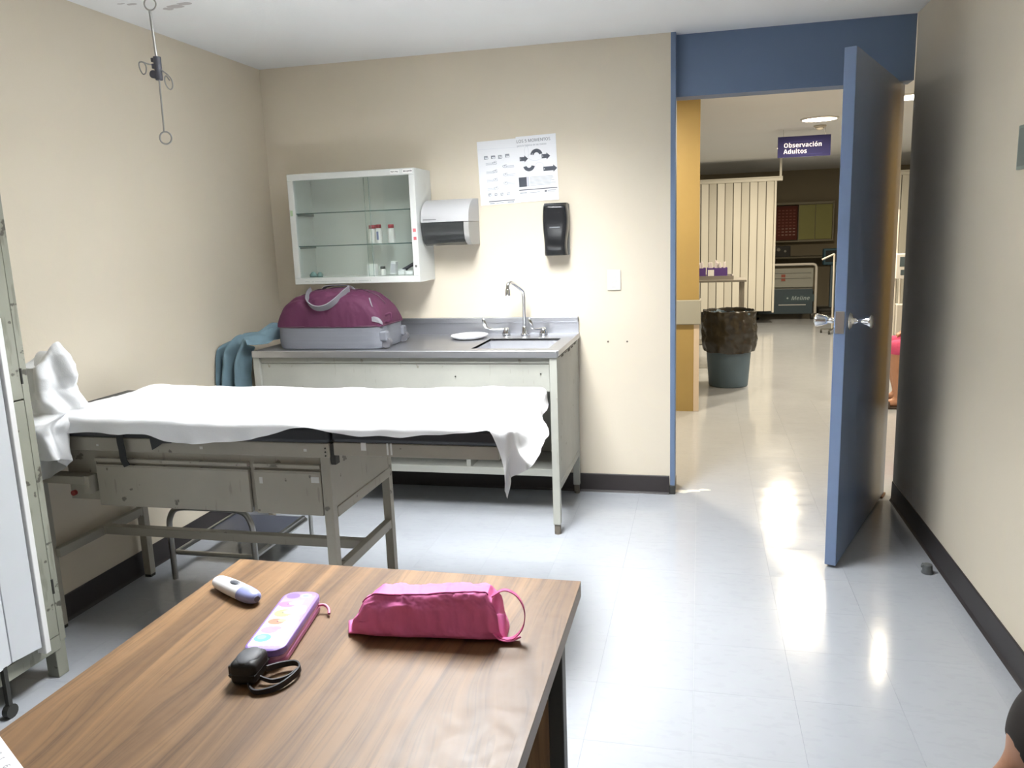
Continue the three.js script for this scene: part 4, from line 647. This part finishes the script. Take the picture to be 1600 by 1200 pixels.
{ // pink zip pouch
  const o = thing('pink_pouch', 'bright pink fabric pouch with a loop handle on the desk', 'pouch', [1.955, DT + 0.001, 3.040], 0.10);
  const L = 0.265, shape = (u, v) => {
    const t = u, a = v * Math.PI * 2, tl = Math.pow(clamp(t / 0.17), 0.75), taperR = sstep(1.01, 0.93, t), hw = lerp(0.030, 0.045, tl) * lerp(0.80, 1, taperR), hh = lerp(0.021, 0.0385, tl) * lerp(0.84, 1, taperR) * (1 - 0.05 * Math.sin(t * 5));
    const e = 0.45, c = Math.cos(a), s = Math.sin(a); let z = hw * Math.sign(c) * Math.pow(Math.abs(c), e), y = hh * (1 + Math.sign(s) * Math.pow(Math.abs(s), e));
    z *= 1 - 0.16 * clamp(y / 0.077);
    const ridge = Math.exp(-Math.pow((a - Math.PI * 0.36) / 0.22, 2)); y += 0.006 * ridge * tl * taperR;
    const cr = 0.008 * (fbm(t * 8 + 2, v * 7, 53, 4, 0, 7) - 0.5) * 2 + 0.003 * Math.sin(t * 34 + v * 20 + 5 * fbm(t * 3, v * 4, 57, 2, 0, 4)) * (0.15 + 0.85 * sstep(0.35, 0, t)), q = sstep(-1, -0.4, s);
    z += cr * Math.sign(c) * Math.min(1, Math.abs(c) * 2) * q; y += cr * 0.8 * q * (s > 0 ? 1 : 0.2);
    const x = -L / 2 + t * L + 0.012 * (t > 0.9 ? -s : 0) * sstep(0.9, 1, t) + 0.010 * s * sstep(0.15, 0, t); return [x, Math.max(0.0005, y), z];
  };
  const cap = (u0, d) => grid(8, 64, (u, v) => { const p = shape(u0, v); return [p[0] + d * Math.cos(u * Math.PI / 2) * 1, lerp(u0 ? 0.034 : 0.014, p[1], u), p[2] * u]; });
  mesh('body', [grid(120, 96, shape), cap(0, -0.006), cap(1, -0.004)], M.pink, o);
  mesh('zip_seam', tube(Array.from({ length: 26 }, (_, i) => { const p = shape(0.06 + 0.9 * i / 25, 0.185); return [p[0], p[1] + 0.0006, p[2]]; }), 0.0016, 100, 6), flat(0.42, 0.035, 0.17, 0.6), o);
  mesh('handle', ribbon([[0.118, 0.070, 0.004], [0.140, 0.080, 0.000], [0.162, 0.072, 0.004], [0.176, 0.050, 0.014], [0.174, 0.024, 0.026], [0.158, 0.008, 0.034], [0.138, 0.006, 0.032], [0.122, 0.014, 0.022]], 0.013, 0.0016, [0.1, 0.15, 1], 60), flat(0.62, 0.10, 0.28, 0.6, { side: THREE.DoubleSide }), o);
  mesh('handle_base', [ribbon([[0.120, 0.018, 0.030], [0.135, 0.006, 0.036], [0.155, 0.004, 0.036], [0.170, 0.008, 0.030]], 0.018, 0.0016, [0, 0.3, 1], 24)], M.pink, o);
}
{ // white device lying at the desk corner
  const o = thing('white_device', 'white plastic device with faint grey digits at the desk corner', 'device', [1.4535, DT, 3.462], -Math.atan2(0.063, 0.109));
  mesh('case', box(-0.01, 0.19, 0.0005, 0.019, 0.0, 0.085, 0.008), flat(0.84, 0.84, 0.86, 0.3), o);
  const p = new THREE.PlaneGeometry(0.16, 0.066); p.rotateX(-Math.PI / 2); p.translate(0.085, 0.0194, 0.0405);
  mesh('print', p, printed(canvasTex(480, 200, (c, w, h) => { c.fillStyle = '#eeeef2'; c.fillRect(0, 0, w, h); c.fillStyle = '#85858c'; c.font = '36px monospace'; for (const [t, x] of [['1', 48], ['8', 98], ['8', 144], ['1', 190], ['6', 262]]) c.fillText(t, x, 40); }), 0.35), o);
  mesh('purple_button', rod([0.128, 0.018, 0.012], [0.128, 0.0205, 0.012], 0.007), flat(0.30, 0.24, 0.55, 0.4), o);
}
// ---------------------------------------------------------------- people
function limbField(bones, k) { return (p) => { let d = 9; for (const b of bones) d = smin(d, b.e ? ellip(p, b.e, b.r) : capsule(p, b.a, b.b, b.ra, b.rb), k); return d; }; }
function bounds(pts, pad) { const mn = [9, 9, 9], mx = [-9, -9, -9]; for (const p of pts) for (let i = 0; i < 3; i++) { mn[i] = Math.min(mn[i], p[i] - pad); mx[i] = Math.max(mx[i], p[i] + pad); } return [mn, mx]; }
function limbs(bones, k, cell) { const pts = []; for (const b of bones) b.e ? pts.push([b.e[0] - b.r[0], b.e[1] - b.r[1], b.e[2] - b.r[2]], [b.e[0] + b.r[0], b.e[1] + b.r[1], b.e[2] + b.r[2]]) : pts.push(b.a, b.b); const [mn, mx] = bounds(pts, 0.12); return sdfMesh(mn, mx, cell, (x, y, z) => limbField(bones, k)([x, y, z])); }
const cap = (a, b, ra, rb) => ({ a, b, ra, rb });
function handBones(w, dir, up, side, s) {     // wrist point, finger direction, back-of-hand direction, thumb side, scale
  const P = (f, u, t) => [0, 1, 2].map(i => w[i] + s * (dir[i] * f + up[i] * u + side[i] * t)), out = [cap(P(0, 0, 0), P(0.05, 0, 0), 0.026 * s, 0.030 * s), cap(P(0.045, 0, -0.022), P(0.075, 0, -0.026), 0.014 * s, 0.011 * s), cap(P(0.045, 0, 0.02), P(0.08, 0, 0.024), 0.015 * s, 0.011 * s)];
  for (const [t, L] of [[0.03, 0.066], [0.010, 0.074], [-0.010, 0.070], [-0.029, 0.056]]) { const b = P(0.082, 0, t), m = P(0.082 + L * 0.5, -0.006, t * 1.05), e = P(0.082 + L * 0.92, -0.024, t * 1.06); out.push(cap(b, m, 0.0088 * s, 0.008 * s), cap(m, e, 0.008 * s, 0.0068 * s)); }
  out.push(cap(P(0.02, 0, 0.026), P(0.05, -0.006, 0.05), 0.013 * s, 0.011 * s), cap(P(0.05, -0.006, 0.05), P(0.078, -0.014, 0.056), 0.010 * s, 0.008 * s)); return out;
}
{ // child at the right edge, only hair and brow reach into the picture; looks towards the desk
  const o = thing('person', 'child with dark hair standing at the right beside the desk', 'person', [2.885, 0, 3.300]);
  const hy = 0.778;        // head centre
  const head = [{ e: [0, hy + 0.012, 0], r: [0.085, 0.092, 0.072] }, { e: [-0.022, hy - 0.045, 0], r: [0.058, 0.055, 0.052] }, cap([-0.080, hy - 0.012, 0], [-0.094, hy - 0.032, 0], 0.010, 0.012), cap([-0.060, hy - 0.078, 0], [-0.066, hy - 0.078, 0], 0.022, 0.018), cap([0.005, hy - 0.01, 0.066], [0.010, hy - 0.03, 0.070], 0.013, 0.010), cap([0.005, hy - 0.01, -0.066], [0.010, hy - 0.03, -0.070], 0.013, 0.010), cap([0.015, hy - 0.08, 0], [0.02, hy - 0.15, 0], 0.036, 0.038)];
  const arm = (s) => [cap([0.02, 0.625, s * 0.085], [0.03, 0.50, s * 0.135], 0.036, 0.028), cap([0.03, 0.50, s * 0.135], [-0.02, 0.385, s * 0.140], 0.027, 0.020)];
  const legs = (s) => [cap([0.02, 0.40, s * 0.05], [0.015, 0.22, s * 0.055], 0.056, 0.042), cap([0.015, 0.22, s * 0.055], [0.025, 0.05, s * 0.055], 0.040, 0.026), cap([0.03, 0.028, s * 0.055], [-0.075, 0.020, s * 0.06], 0.027, 0.020)];
  const torso = [cap([0.02, 0.62, 0], [0.02, 0.44, 0], 0.075, 0.082), cap([0.02, 0.64, 0.06], [0.02, 0.64, -0.06], 0.040, 0.040)];
  const hands = [...handBones([-0.02, 0.385, 0.140], [-0.35, -0.93, 0.05], [0.1, 0, 1], [-0.93, 0.35, 0], 0.62), ...handBones([-0.02, 0.385, -0.140], [-0.35, -0.93, -0.05], [0.1, 0, -1], [-0.93, 0.35, 0], 0.62)];
  mesh('body', [limbs([...torso, ...arm(1), ...arm(-1), ...legs(1), ...legs(-1), cap([0.02, 0.70, 0], [0.02, 0.62, 0], 0.037, 0.045)], 0.03, 0.012), limbs(head, 0.018, 0.004), limbs(hands, 0.007, 0.004)], M.skin, o);
  for (const s of [1, -1]) { const e = new THREE.SphereGeometry(0.011, 16, 12); e.translate(-0.060, hy + 0.002, s * 0.028); mesh('eye', e, flat(0.03, 0.02, 0.015, 0.2), o); }
  mesh('mouth', tube([[-0.078, hy - 0.062, 0.018], [-0.084, hy - 0.063, 0], [-0.078, hy - 0.062, -0.018]], 0.004, 16, 8), flat(0.35, 0.12, 0.10, 0.5), o);
  mesh('hair', sdfMesh([-0.14, hy - 0.18, -0.13], [0.14, hy + 0.14, 0.13], 0.005, (x, y, z) => { const a = Math.atan2(z, x), d = ellip([x, y, z], [0.010, hy + 0.020, 0], [0.096, 0.099, 0.085]); const back = ellip([x, y, z], [0.055, hy - 0.06, 0], [0.055, 0.10, 0.078]) ; const face = ellip([x, y, z], [-0.125, hy - 0.055, 0], [0.085, 0.092, 0.075]); return Math.max(smin(d, back, 0.03), -face); }), M.hair, o);
  mesh('shirt', limbs([cap([0.02, 0.62, 0], [0.02, 0.38, 0], 0.086, 0.098), cap([0.02, 0.642, 0.06], [0.02, 0.642, -0.06], 0.047, 0.047), cap([0.02, 0.63, 0.08], [0.027, 0.53, 0.128], 0.046, 0.042), cap([0.02, 0.63, -0.08], [0.027, 0.53, -0.128], 0.046, 0.042)], 0.03, 0.010), flat(0.55, 0.20, 0.30, 0.9), o);
  mesh('trousers', limbs([...[1, -1].map(s => cap([0.02, 0.40, s * 0.048], [0.018, 0.10, s * 0.055], 0.066, 0.044)), cap([0.02, 0.40, 0.04], [0.02, 0.40, -0.04], 0.075, 0.075)], 0.02, 0.010), flat(0.06, 0.08, 0.15, 0.9), o);
  mesh('shoes', limbs([1, -1].flatMap(s => [cap([0.035, 0.034, s * 0.055], [-0.078, 0.028, s * 0.06], 0.034, 0.028)]), 0.006, 0.007), flat(0.7, 0.7, 0.7, 0.6), o);
}
{ // person waiting on a chair in the corridor
  const cx = 4.06, cz = -2.44;
  const ch = thing('waiting_chair', 'grey plastic chair under the person in the corridor', 'chair', [cx, 0, cz], 0);
  mesh('seat', box(-0.10, 0.26, 0.365, 0.390, -0.21, 0.21, 0.012), M.greyPlastic, ch); mesh('backrest', (() => { const g = box(-0.012, 0.012, 0, 0.38, -0.2, 0.2, 0.01); g.rotateZ(-0.14); g.translate(0.285, 0.45, 0); return g; })(), M.greyPlastic, ch);
  for (const [x, z] of [[-0.08, 0.17], [-0.08, -0.17], [0.24, 0.17], [0.24, -0.17]]) mesh('leg', rod([x, 0, z], [x * 0.92, 0.366, z * 0.95], 0.011), M.dullChrome, ch);
  for (const z of [0.15, -0.15]) mesh('back_post', rod([0.25, 0.37, z], [0.30, 0.60, z], 0.009), M.dullChrome, ch);
  const o = thing('person', 'seated person in pink shorts and dark sandals in the corridor', 'person', [cx, 0, cz]);
  const leg = (s, kx, fx) => [cap([0.10, 0.475, s * 0.08], [kx, 0.465, s * 0.12], 0.072, 0.056), cap([kx, 0.455, s * 0.12], [fx + 0.03, 0.075, s * 0.12], 0.052, 0.032), cap([fx + 0.03, 0.050, s * 0.12], [fx - 0.13, 0.034, s * 0.125], 0.034, 0.022)];
  const B = [cap([0.12, 0.50, 0], [0.13, 0.86, 0], 0.125, 0.135), cap([0.13, 0.92, 0.13], [0.13, 0.92, -0.13], 0.06, 0.06), cap([0.12, 0.98, 0], [0.11, 1.06, 0], 0.05, 0.05), ...leg(1, -0.16, -0.14), ...leg(-1, -0.15, -0.10)];
  const arms = [1, -1].flatMap(s => [cap([0.13, 0.92, s * 0.18], [0.05, 0.68, s * 0.22], 0.045, 0.036), cap([0.05, 0.68, s * 0.22], [-0.0, 0.60, s * 0.12], 0.034, 0.026)]);
  const hands = [1, -1].flatMap(s => handBones([-0.0, 0.60, s * 0.12], [-0.9, -0.42, -s * 0.1], [-0.42, 0.9, 0], [0, 0, -s], 0.92));
  const hy = 1.18, head = [{ e: [0.11, hy + 0.015, 0], r: [0.098, 0.115, 0.08] }, { e: [0.08, hy - 0.06, 0], r: [0.068, 0.065, 0.058] }, cap([0.015, hy - 0.005, 0], [0.0, hy - 0.035, 0], 0.011, 0.014), cap([0.12, hy - 0.01, 0.078], [0.125, hy - 0.04, 0.08], 0.014, 0.010), cap([0.12, hy - 0.01, -0.078], [0.125, hy - 0.04, -0.08], 0.014, 0.010), cap([0.12, hy - 0.09, 0], [0.12, hy - 0.17, 0], 0.05, 0.052)];
  mesh('body', [limbs([...B, ...arms], 0.035, 0.016), limbs(head, 0.02, 0.006), limbs(hands, 0.008, 0.006)], M.skin, o);
  for (const s of [1, -1]) { const e = new THREE.SphereGeometry(0.012, 14, 10); e.translate(0.024, hy + 0.006, s * 0.032); mesh('eye', e, flat(0.03, 0.02, 0.015, 0.2), o); }
  mesh('mouth', tube([[0.020, hy - 0.068, 0.022], [0.012, hy - 0.07, 0], [0.020, hy - 0.068, -0.022]], 0.005, 14, 8), flat(0.33, 0.11, 0.10, 0.5), o);
  mesh('hair', sdfMesh([-0.05, hy - 0.20, -0.14], [0.27, hy + 0.17, 0.14], 0.008, (x, y, z) => { const d = ellip([x, y, z], [0.122, hy + 0.022, 0], [0.108, 0.122, 0.094]), bk = ellip([x, y, z], [0.175, hy - 0.06, 0], [0.055, 0.12, 0.085]), face = ellip([x, y, z], [-0.03, hy - 0.05, 0], [0.10, 0.115, 0.085]); return Math.max(smin(d, bk, 0.03), -face); }), M.hair, o);
  mesh('shorts', limbs([...[1, -1].map(s => cap([0.10, 0.478, s * 0.08], [s > 0 ? -0.155 : -0.145, 0.470, s * 0.12], 0.088, 0.070)), cap([0.12, 0.50, 0.05], [0.12, 0.50, -0.05], 0.125, 0.125)], 0.03, 0.013), flat(0.62, 0.085, 0.20, 0.9), o);
  mesh('top', limbs([cap([0.12, 0.54, 0], [0.13, 0.86, 0], 0.136, 0.146), cap([0.13, 0.925, 0.13], [0.13, 0.925, -0.13], 0.068, 0.068), ...[1, -1].map(s => cap([0.13, 0.92, s * 0.18], [0.075, 0.75, s * 0.21], 0.056, 0.05))], 0.035, 0.016), flat(0.6, 0.58, 0.56, 0.9), o);
  for (const [s, fx] of [[1, -0.14], [-1, -0.10]]) { const sh = mesh('sandal', box(fx - 0.155, fx + 0.065, 0.0, 0.018, s * 0.12 - 0.042, s * 0.12 + 0.046, 0.008), flat(0.05, 0.035, 0.03, 0.7), o); mesh('sandal_strap', ribbon([[fx - 0.06, 0.014, s * 0.12 - 0.042], [fx - 0.06, 0.052, s * 0.12 - 0.02], [fx - 0.06, 0.062, s * 0.12 + 0.004], [fx - 0.06, 0.050, s * 0.12 + 0.03], [fx - 0.06, 0.014, s * 0.12 + 0.046]], 0.035, 0.004, [1, 0, 0], 24), flat(0.05, 0.035, 0.03, 0.7), sh); }
}
// ---------------------------------------------------------------- corridor and observation room furniture
{ // bin with black liner
  const o = thing('waste_bin', 'blue-grey plastic waste bin with a black liner by the yellow wall', 'bin', [2.690, 0, -3.25]);
  mesh('tub', lathe([[0, 0.004], [0.165, 0.004], [0.172, 0.0], [0.176, 0.01], [0.205, 0.40], [0.222, 0.66], [0.228, 0.665], [0.228, 0.68], [0.220, 0.685], [0.214, 0.66], [0.17, 0.02], [0, 0.015]], 0, 0, 0, 44), flat(0.105, 0.165, 0.225, 0.45), o);
  mesh('liner', grid(40, 96, (u, v) => { const a = v * Math.PI * 2, n = fbm(v * 16, u * 5, 7, 3, 16), n2 = fbm(v * 40, u * 2, 17, 2, 40), y = u < 0.16 ? lerp(0.61, 0.705, u / 0.16) : lerp(0.705, 0.345 + 0.03 * (n - 0.5) - 0.025 * Math.sin(a), (u - 0.16) / 0.84); const r = u < 0.16 ? 0.206 + 0.016 * u / 0.16 : 0.232 + 0.018 * Math.sin((u - 0.16) * 3.4) + 0.040 * (n - 0.5) + 0.022 * (n2 - 0.5); return [r * Math.cos(a), y + (u < 0.3 ? 0.02 * (n2 - 0.5) : 0), r * Math.sin(a)]; }), phys({ color: lin(0.042, 0.039, 0.034), roughness: 0.22, side: THREE.DoubleSide }), o);
}
{ // steel side table with boxes of supplies
  const o = thing('steel_side_table', 'grey steel side table behind the waste bin', 'table', [0, 0, 0]);
  const st = flat(0.28, 0.265, 0.235, 0.4, { metalness: 0.4 });
  mesh('table_top', box(2.27, 2.885, 0.895, 0.918, -4.52, -4.10, 0.004), st, o);
  for (const [x, z] of [[2.83, -4.15], [2.83, -4.49], [2.30, -4.15], [2.30, -4.49]]) mesh('leg', box(x, x + 0.035, 0, 0.896, z, z + 0.035, 0.002), st, o);
  mesh('lower_shelf', box(2.30, 2.865, 0.25, 0.265, -4.49, -4.12, 0.002), st, o);
  const tray = thing('supply_tray', 'shallow grey tray on the steel side table', 'tray', [0, 0, 0]); mesh('pan', [box(2.30, 2.76, 0.918, 0.926, -4.46, -4.14), box(2.30, 2.76, 0.926, 0.958, -4.152, -4.14), box(2.748, 2.76, 0.926, 0.958, -4.46, -4.152), box(2.30, 2.312, 0.926, 0.958, -4.46, -4.152), box(2.312, 2.748, 0.926, 0.958, -4.46, -4.448)], flat(0.24, 0.225, 0.21, 0.5), tray);
  const purple = flat(0.10, 0.05, 0.24, 0.6), films = std({ color: lin(0.74, 0.70, 0.72), roughness: 0.4, side: THREE.DoubleSide });
  const carton = (name, label, x0, x1, s, white) => {
    const b = thing(name, label, 'box', [(x0 + x1) / 2, 0.926, -4.28]); const w = (x1 - x0) / 2;
    mesh('carton', [box(-w, w, 0, 0.110, -0.08, -0.076), box(-w, w, 0, 0.110, 0.076, 0.08), box(-w, -w + 0.004, 0, 0.110, -0.076, 0.076), box(w - 0.004, w, 0, 0.110, -0.076, 0.076), box(-w, w, 0, 0.004, -0.08, 0.08)], purple, b);
    mesh('white_panel', [box(white[0] * w, white[1] * w, 0.03, 0.092, 0.0802, 0.0808)], M.paper, b);
    for (let k = 0; k < 6; k++) { const x = lerp(-w + 0.02, w - 0.02, (k + 0.5) / 6), h = 0.15 + 0.06 * hash2(k, s, 4), g = box(-0.011, 0.011, 0.01, h, -0.004, 0.004, 0.003); g.rotateZ(0.25 * (hash2(k, s, 8) - 0.5)); g.translate(x, 0, 0.05 * (hash2(k, s, 12) - 0.5)); mesh('sachet', g, films, b); }
  };
  carton('supply_box', 'purple carton of clear sachets half hidden by the yellow wall', 2.33, 2.485, 1, [-0.9, -0.2]); carton('supply_box', 'purple carton with white panel and clear sachets on the tray', 2.495, 2.70, 2, [-0.9, -0.3]);
}
function partition(name, label, x0, x1, z, slatTo) {    // accordion partition under a ceiling frame
  const o = thing(name, label, 'partition', [0, 0, 0], 0, 'folding partitions of the observation room'); const y1 = 2.085;
  mesh('rail', [box(x0, x1, y1, y1 + 0.045, z - 0.03, z + 0.03, 0.004), box(x0, x1, y1 + 0.047, y1 + 0.065, z - 0.022, z + 0.022)], M.pvc, o);
  for (const x of [x0 + 0.03, x1 - 0.03]) mesh('post', box(x - 0.016, x + 0.016, y1 + 0.065, H, z - 0.02, z + 0.02, 0.002), M.pvc, o);
  const w = 0.116, n = Math.round((slatTo - x0) / w), geo = [1, -1].map(a => { const g = box(-w / 2 + 0.005, w / 2 - 0.005, 0, y1 - 0.19, -0.006, 0.006, 0.004); g.rotateY(a * 0.20); return g; });
  for (let k = 0; k < n; k++) { const s = mesh('slat', geo[k % 2], M.pvc, o); s.position.set(x0 + (k + 0.5) * w, 0.19, z); }
  mesh('hinge_strip', Array.from({ length: n - 1 }, (_, k) => box(x0 + (k + 1) * w - 0.008, x0 + (k + 1) * w + 0.008, 0.19, y1, z - 0.016, z - 0.012)), flat(0.22, 0.20, 0.16, 0.6), o);
  mesh('end_stile', box(slatTo, slatTo + 0.03, 0.17, y1, z - 0.03, z + 0.03, 0.004), M.pvc, o); return o;
}
partition('folding_partition', 'cream accordion partition left of the dark observation bay', 2.20, 3.585, -8.20, 3.475);
partition('folding_partition', 'cream accordion partition seen between the door and the right wall', 4.95, 6.6, -8.20, 6.5);
{ // hanging sign
  const o = thing('hanging_sign', 'dark blue hanging sign reading Observación Adultos', 'sign', [3.449, 2.227, -4.60]); const w = 0.512, h = 0.208;
  mesh('board', box(-w / 2, w / 2, -h / 2, h / 2, -0.006, 0.006, 0.001), flat(0.020, 0.022, 0.10, 0.4), o);
  const p = new THREE.PlaneGeometry(w - 0.004, h - 0.004); p.translate(0, 0, 0.0068);
  mesh('lettering', p, printed(canvasTex(640, 260, (c, W2, H2) => { c.fillStyle = '#151440'; c.fillRect(0, 0, W2, H2); c.fillStyle = '#2c2b5e'; c.fillRect(70, 66, 470, 5); c.fillRect(70, 226, 470, 4); c.fillStyle = '#c9c6d2'; c.font = 'bold 78px sans-serif'; c.fillText('Observación', 70, 138, 490); c.fillText('Adultos', 70, 216, 292); }), 0.9), o);
  for (const x of [-0.2, 0.2]) mesh('hanger_wire', rod([x, h / 2, 0], [x, H - 2.227, 0], 0.002), M.dullChrome, o);
}
{ const o = thing('smoke_detector', 'round white smoke detector on the corridor ceiling', 'detector', [3.57, H, -4.40]); mesh('base', lathe([[0, 0], [0.06, 0], [0.06, -0.012], [0.05, -0.02], [0, -0.02]].reverse()), flat(0.62, 0.58, 0.5), o); mesh('sensor', lathe([[0, -0.045], [0.02, -0.045], [0.035, -0.035], [0.042, -0.02], [0, -0.02]]), flat(0.62, 0.58, 0.5), o); }
{ // hospital trolley bed end
  const o = thing('trolley_bed', 'hospital trolley with tubular end frame and dark blue lower panel', 'trolley', [3.72, 0, -8.72]);
  mesh('end_frame', tube([[-0.44, 0.10, 0], [-0.44, 0.76, 0], [-0.43, 0.82, 0], [-0.38, 0.848, 0], [0, 0.848, 0], [0.38, 0.848, 0], [0.43, 0.82, 0], [0.44, 0.76, 0], [0.44, 0.10, 0]], 0.020, 100, 12, false, 0.35), flat(0.50, 0.48, 0.44, 0.4), o);
  mesh('upper_panel', [box(-0.40, 0.40, 0.50, 0.79, -0.02, 0.0, 0.006), box(-0.36, 0.36, 0.64, 0.655, 0, 0.012, 0.003), box(-0.36, 0.36, 0.72, 0.735, 0, 0.012, 0.003)], flat(0.22, 0.225, 0.20, 0.5), o);
  const lp = mesh('lower_panel', box(-0.40, 0.40, 0.09, 0.475, -0.02, 0.01, 0.008), flat(0.03, 0.05, 0.065, 0.45), o);
  const p = new THREE.PlaneGeometry(0.44, 0.11); p.translate(0.20, 0.335, 0.0108); mesh('lettering', p, printed(canvasTex(440, 110, (c, W2, H2) => { c.fillStyle = '#31434a'; c.fillRect(0, 0, W2, H2); c.fillStyle = '#8a979a'; c.font = 'bold italic 82px sans-serif'; c.fillText('Meline', 100, 84, 320); c.beginPath(); c.arc(50, 55, 14, 0, 7); c.fill(); }), 0.5), lp);
  mesh('trim_line', box(-0.1, 0.30, 0.225, 0.237, 0.0105, 0.014), flat(0.45, 0.46, 0.45), lp);
  mesh('tag', [box(-0.07, -0.01, 0.60, 0.70, 0.001, 0.006)], flat(0.20, 0.05, 0.03), o);
  mesh('mattress', box(-0.40, 0.40, 0.52, 0.64, -1.55, -0.03, 0.04), flat(0.10, 0.15, 0.19, 0.7), o); mesh('deck', box(-0.40, 0.40, 0.42, 0.50, -1.55, -0.03, 0.01), flat(0.3, 0.3, 0.28, 0.5), o);
  for (const [x, z] of [[-0.40, -0.05], [0.40, -0.05], [-0.40, -1.45], [0.40, -1.45]]) mesh('caster', [rod([x - 0.02, 0.06, z], [x + 0.02, 0.06, z], 0.06, 0.06, 20), rod([x, 0.06, z], [x, 0.44, z], 0.016)], M.darkMetal, o);
}
{ // wall unit with calendar board at the far wall
  const o = thing('wall_unit', 'yellow-green two-door wall unit on the far wall painted dim', 'cabinet', [0, 0, 0]); mesh('carcass', [box(4.12, 4.70, 1.17, 1.83, -11.045, -10.90), box(3.74, 4.70, 1.80, 1.84, -11.045, -10.86, 0.004), box(3.74, 4.70, 1.15, 1.175, -11.045, -10.86, 0.004), box(4.685, 4.71, 1.15, 1.84, -11.045, -10.86, 0.004)], flat(0.40, 0.37, 0.28, 0.6), o);
  for (const [a, b] of [[4.13, 4.395], [4.405, 4.68]]) mesh('door', box(a, b, 1.19, 1.79, -10.90, -10.88, 0.004), flat(0.42, 0.42, 0.15, 0.5), o);
  const c = thing('calendar_board', 'reddish brown printed calendar board beside the yellow-green wall unit', 'board', [3.94, 1.485, -10.98]); mesh('board', box(-0.19, 0.17, -0.30, 0.30, -0.01, 0.01, 0.002), flat(0.22, 0.07, 0.045), c);
  const p = new THREE.PlaneGeometry(0.35, 0.58); p.translate(-0.01, 0, 0.0108); mesh('print', p, printed(canvasTex(176, 292, (x, w, h) => { x.fillStyle = '#7a3c30'; x.fillRect(0, 0, w, h); x.fillStyle = '#a8685a'; for (let i = 0; i < 5; i++) for (let k = 0; k < 9; k++) x.fillRect(14 + i * 32, 30 + k * 27, 20, 10); x.fillStyle = '#d0b0a4'; for (let k = 6; k < 9; k++) for (let i = 1; i < 5; i++) x.fillRect(14 + i * 32, 30 + k * 27, 20, 8); })), c);
}
{ // drip stand and blue monitor in the bay
  const o = thing('drip_stand', 'thin pale drip stand on a castered foot in the observation bay', 'stand', [4.10, 0, -7.02]); mesh('pole', [rod([0.055, 0.06, 0], [0.05, 1.05, 0], 0.012), rod([0.05, 1.05, 0], [-0.10, 0.98, 0], 0.012)], flat(0.55, 0.52, 0.45, 0.4), o);
  for (let k = 0; k < 4; k++) { const a = k * Math.PI / 2 + 0.4, q = [0.055 + 0.14 * Math.cos(a), 0.05, 0.14 * Math.sin(a)]; const f = mesh('foot', bar([0.055, 0.06, 0], q, 0.02, 0.018), M.dullChrome, o); mesh('caster', rod([q[0] - 0.01, 0.024, q[2]], [q[0] + 0.01, 0.024, q[2]], 0.024, 0.024, 16), M.darkMetal, f); }
  const m = thing('monitor_cart', 'dark blue monitor cart standing beside the hospital trolley', 'cart', [4.50, 0, -9.4]); mesh('column', box(-0.04, 0.04, 0.12, 0.85, -0.04, 0.04, 0.01), flat(0.10, 0.14, 0.17, 0.5), m); mesh('monitor', box(-0.16, 0.16, 0.80, 1.06, -0.08, 0.08, 0.02), flat(0.035, 0.09, 0.13, 0.4), m); mesh('screen', box(-0.13, 0.13, 0.85, 1.03, 0.081, 0.084), flat(0.02, 0.03, 0.04, 0.2), m); mesh('base', [box(-0.22, 0.22, 0.06, 0.12, -0.18, 0.18, 0.02), ...[-1, 1].flatMap(a => [-1, 1].map(b => rod([a * 0.19 - 0.012, 0.03, b * 0.15], [a * 0.19 + 0.012, 0.03, b * 0.15], 0.03)))], M.darkMetal, m);
  const d = thing('equipment_box', 'dark electronic unit on the shelf under the calendar board', 'equipment', [3.85, 0, -10.7]); mesh('case', box(-0.16, 0.12, 0.90, 1.09, -0.15, 0.1, 0.012), flat(0.03, 0.03, 0.03, 0.4), d); mesh('dial', [rod([-0.08, 1.03, 0.1], [-0.08, 1.03, 0.112], 0.03, 0.03, 20), rod([0.03, 1.0, 0.1], [0.03, 1.0, 0.112], 0.02, 0.02, 20)], flat(0.35, 0.34, 0.3, 0.4), d); mesh('shelf', box(-0.35, 0.9, 0.87, 0.90, -0.34, 0.12, 0.004), flat(0.20, 0.18, 0.13, 0.6), d); mesh('support', [box(-0.33, -0.30, 0, 0.87, -0.3, 0.08), box(0.84, 0.87, 0, 0.87, -0.3, 0.08)], flat(0.2, 0.18, 0.14), d);
}
{ // infusion pump on a pole seen through the gap
  const o = thing('infusion_pump', 'white infusion pump clamped to a slim pole beyond the door gap', 'pump', [4.28, 0, -4.0]);
  for (const [x, z, h] of [[-0.033, 0, 1.55], [0.02, -0.05, 1.1]]) mesh('pole', rod([x, 0.03, z], [x, h, z], 0.010), flat(0.62, 0.60, 0.55, 0.4), o);
  mesh('case', box(-0.052, 0.055, 0.905, 1.14, -0.02, 0.075, 0.008), M.whitePlastic, o); mesh('screen', [box(-0.02, 0.045, 1.02, 1.11, 0.0755, 0.078), box(-0.01, 0.045, 0.94, 0.99, 0.0755, 0.078)], flat(0.09, 0.13, 0.16, 0.3), o);
  mesh('basket', box(-0.02, 0.10, 0.36, 0.66, -0.08, 0.04, 0.01), flat(0.6, 0.58, 0.54, 0.6), o); mesh('foot', [bar([-0.18, 0.03, 0], [0.18, 0.03, 0], 0.03, 0.03), bar([0, 0.03, -0.18], [0, 0.03, 0.18], 0.03, 0.03)], M.dullChrome, o);
  for (const [x, z] of [[-0.17, 0], [0.17, 0], [0, 0.17], [0, -0.17]]) mesh('caster', rod([x - 0.01, 0.018, z], [x + 0.01, 0.018, z], 0.018, 0.018, 14), M.darkMetal, o);
}
scene.traverse(o => { if (o.isMesh) shade(o); });
renderer.render(scene, camera);
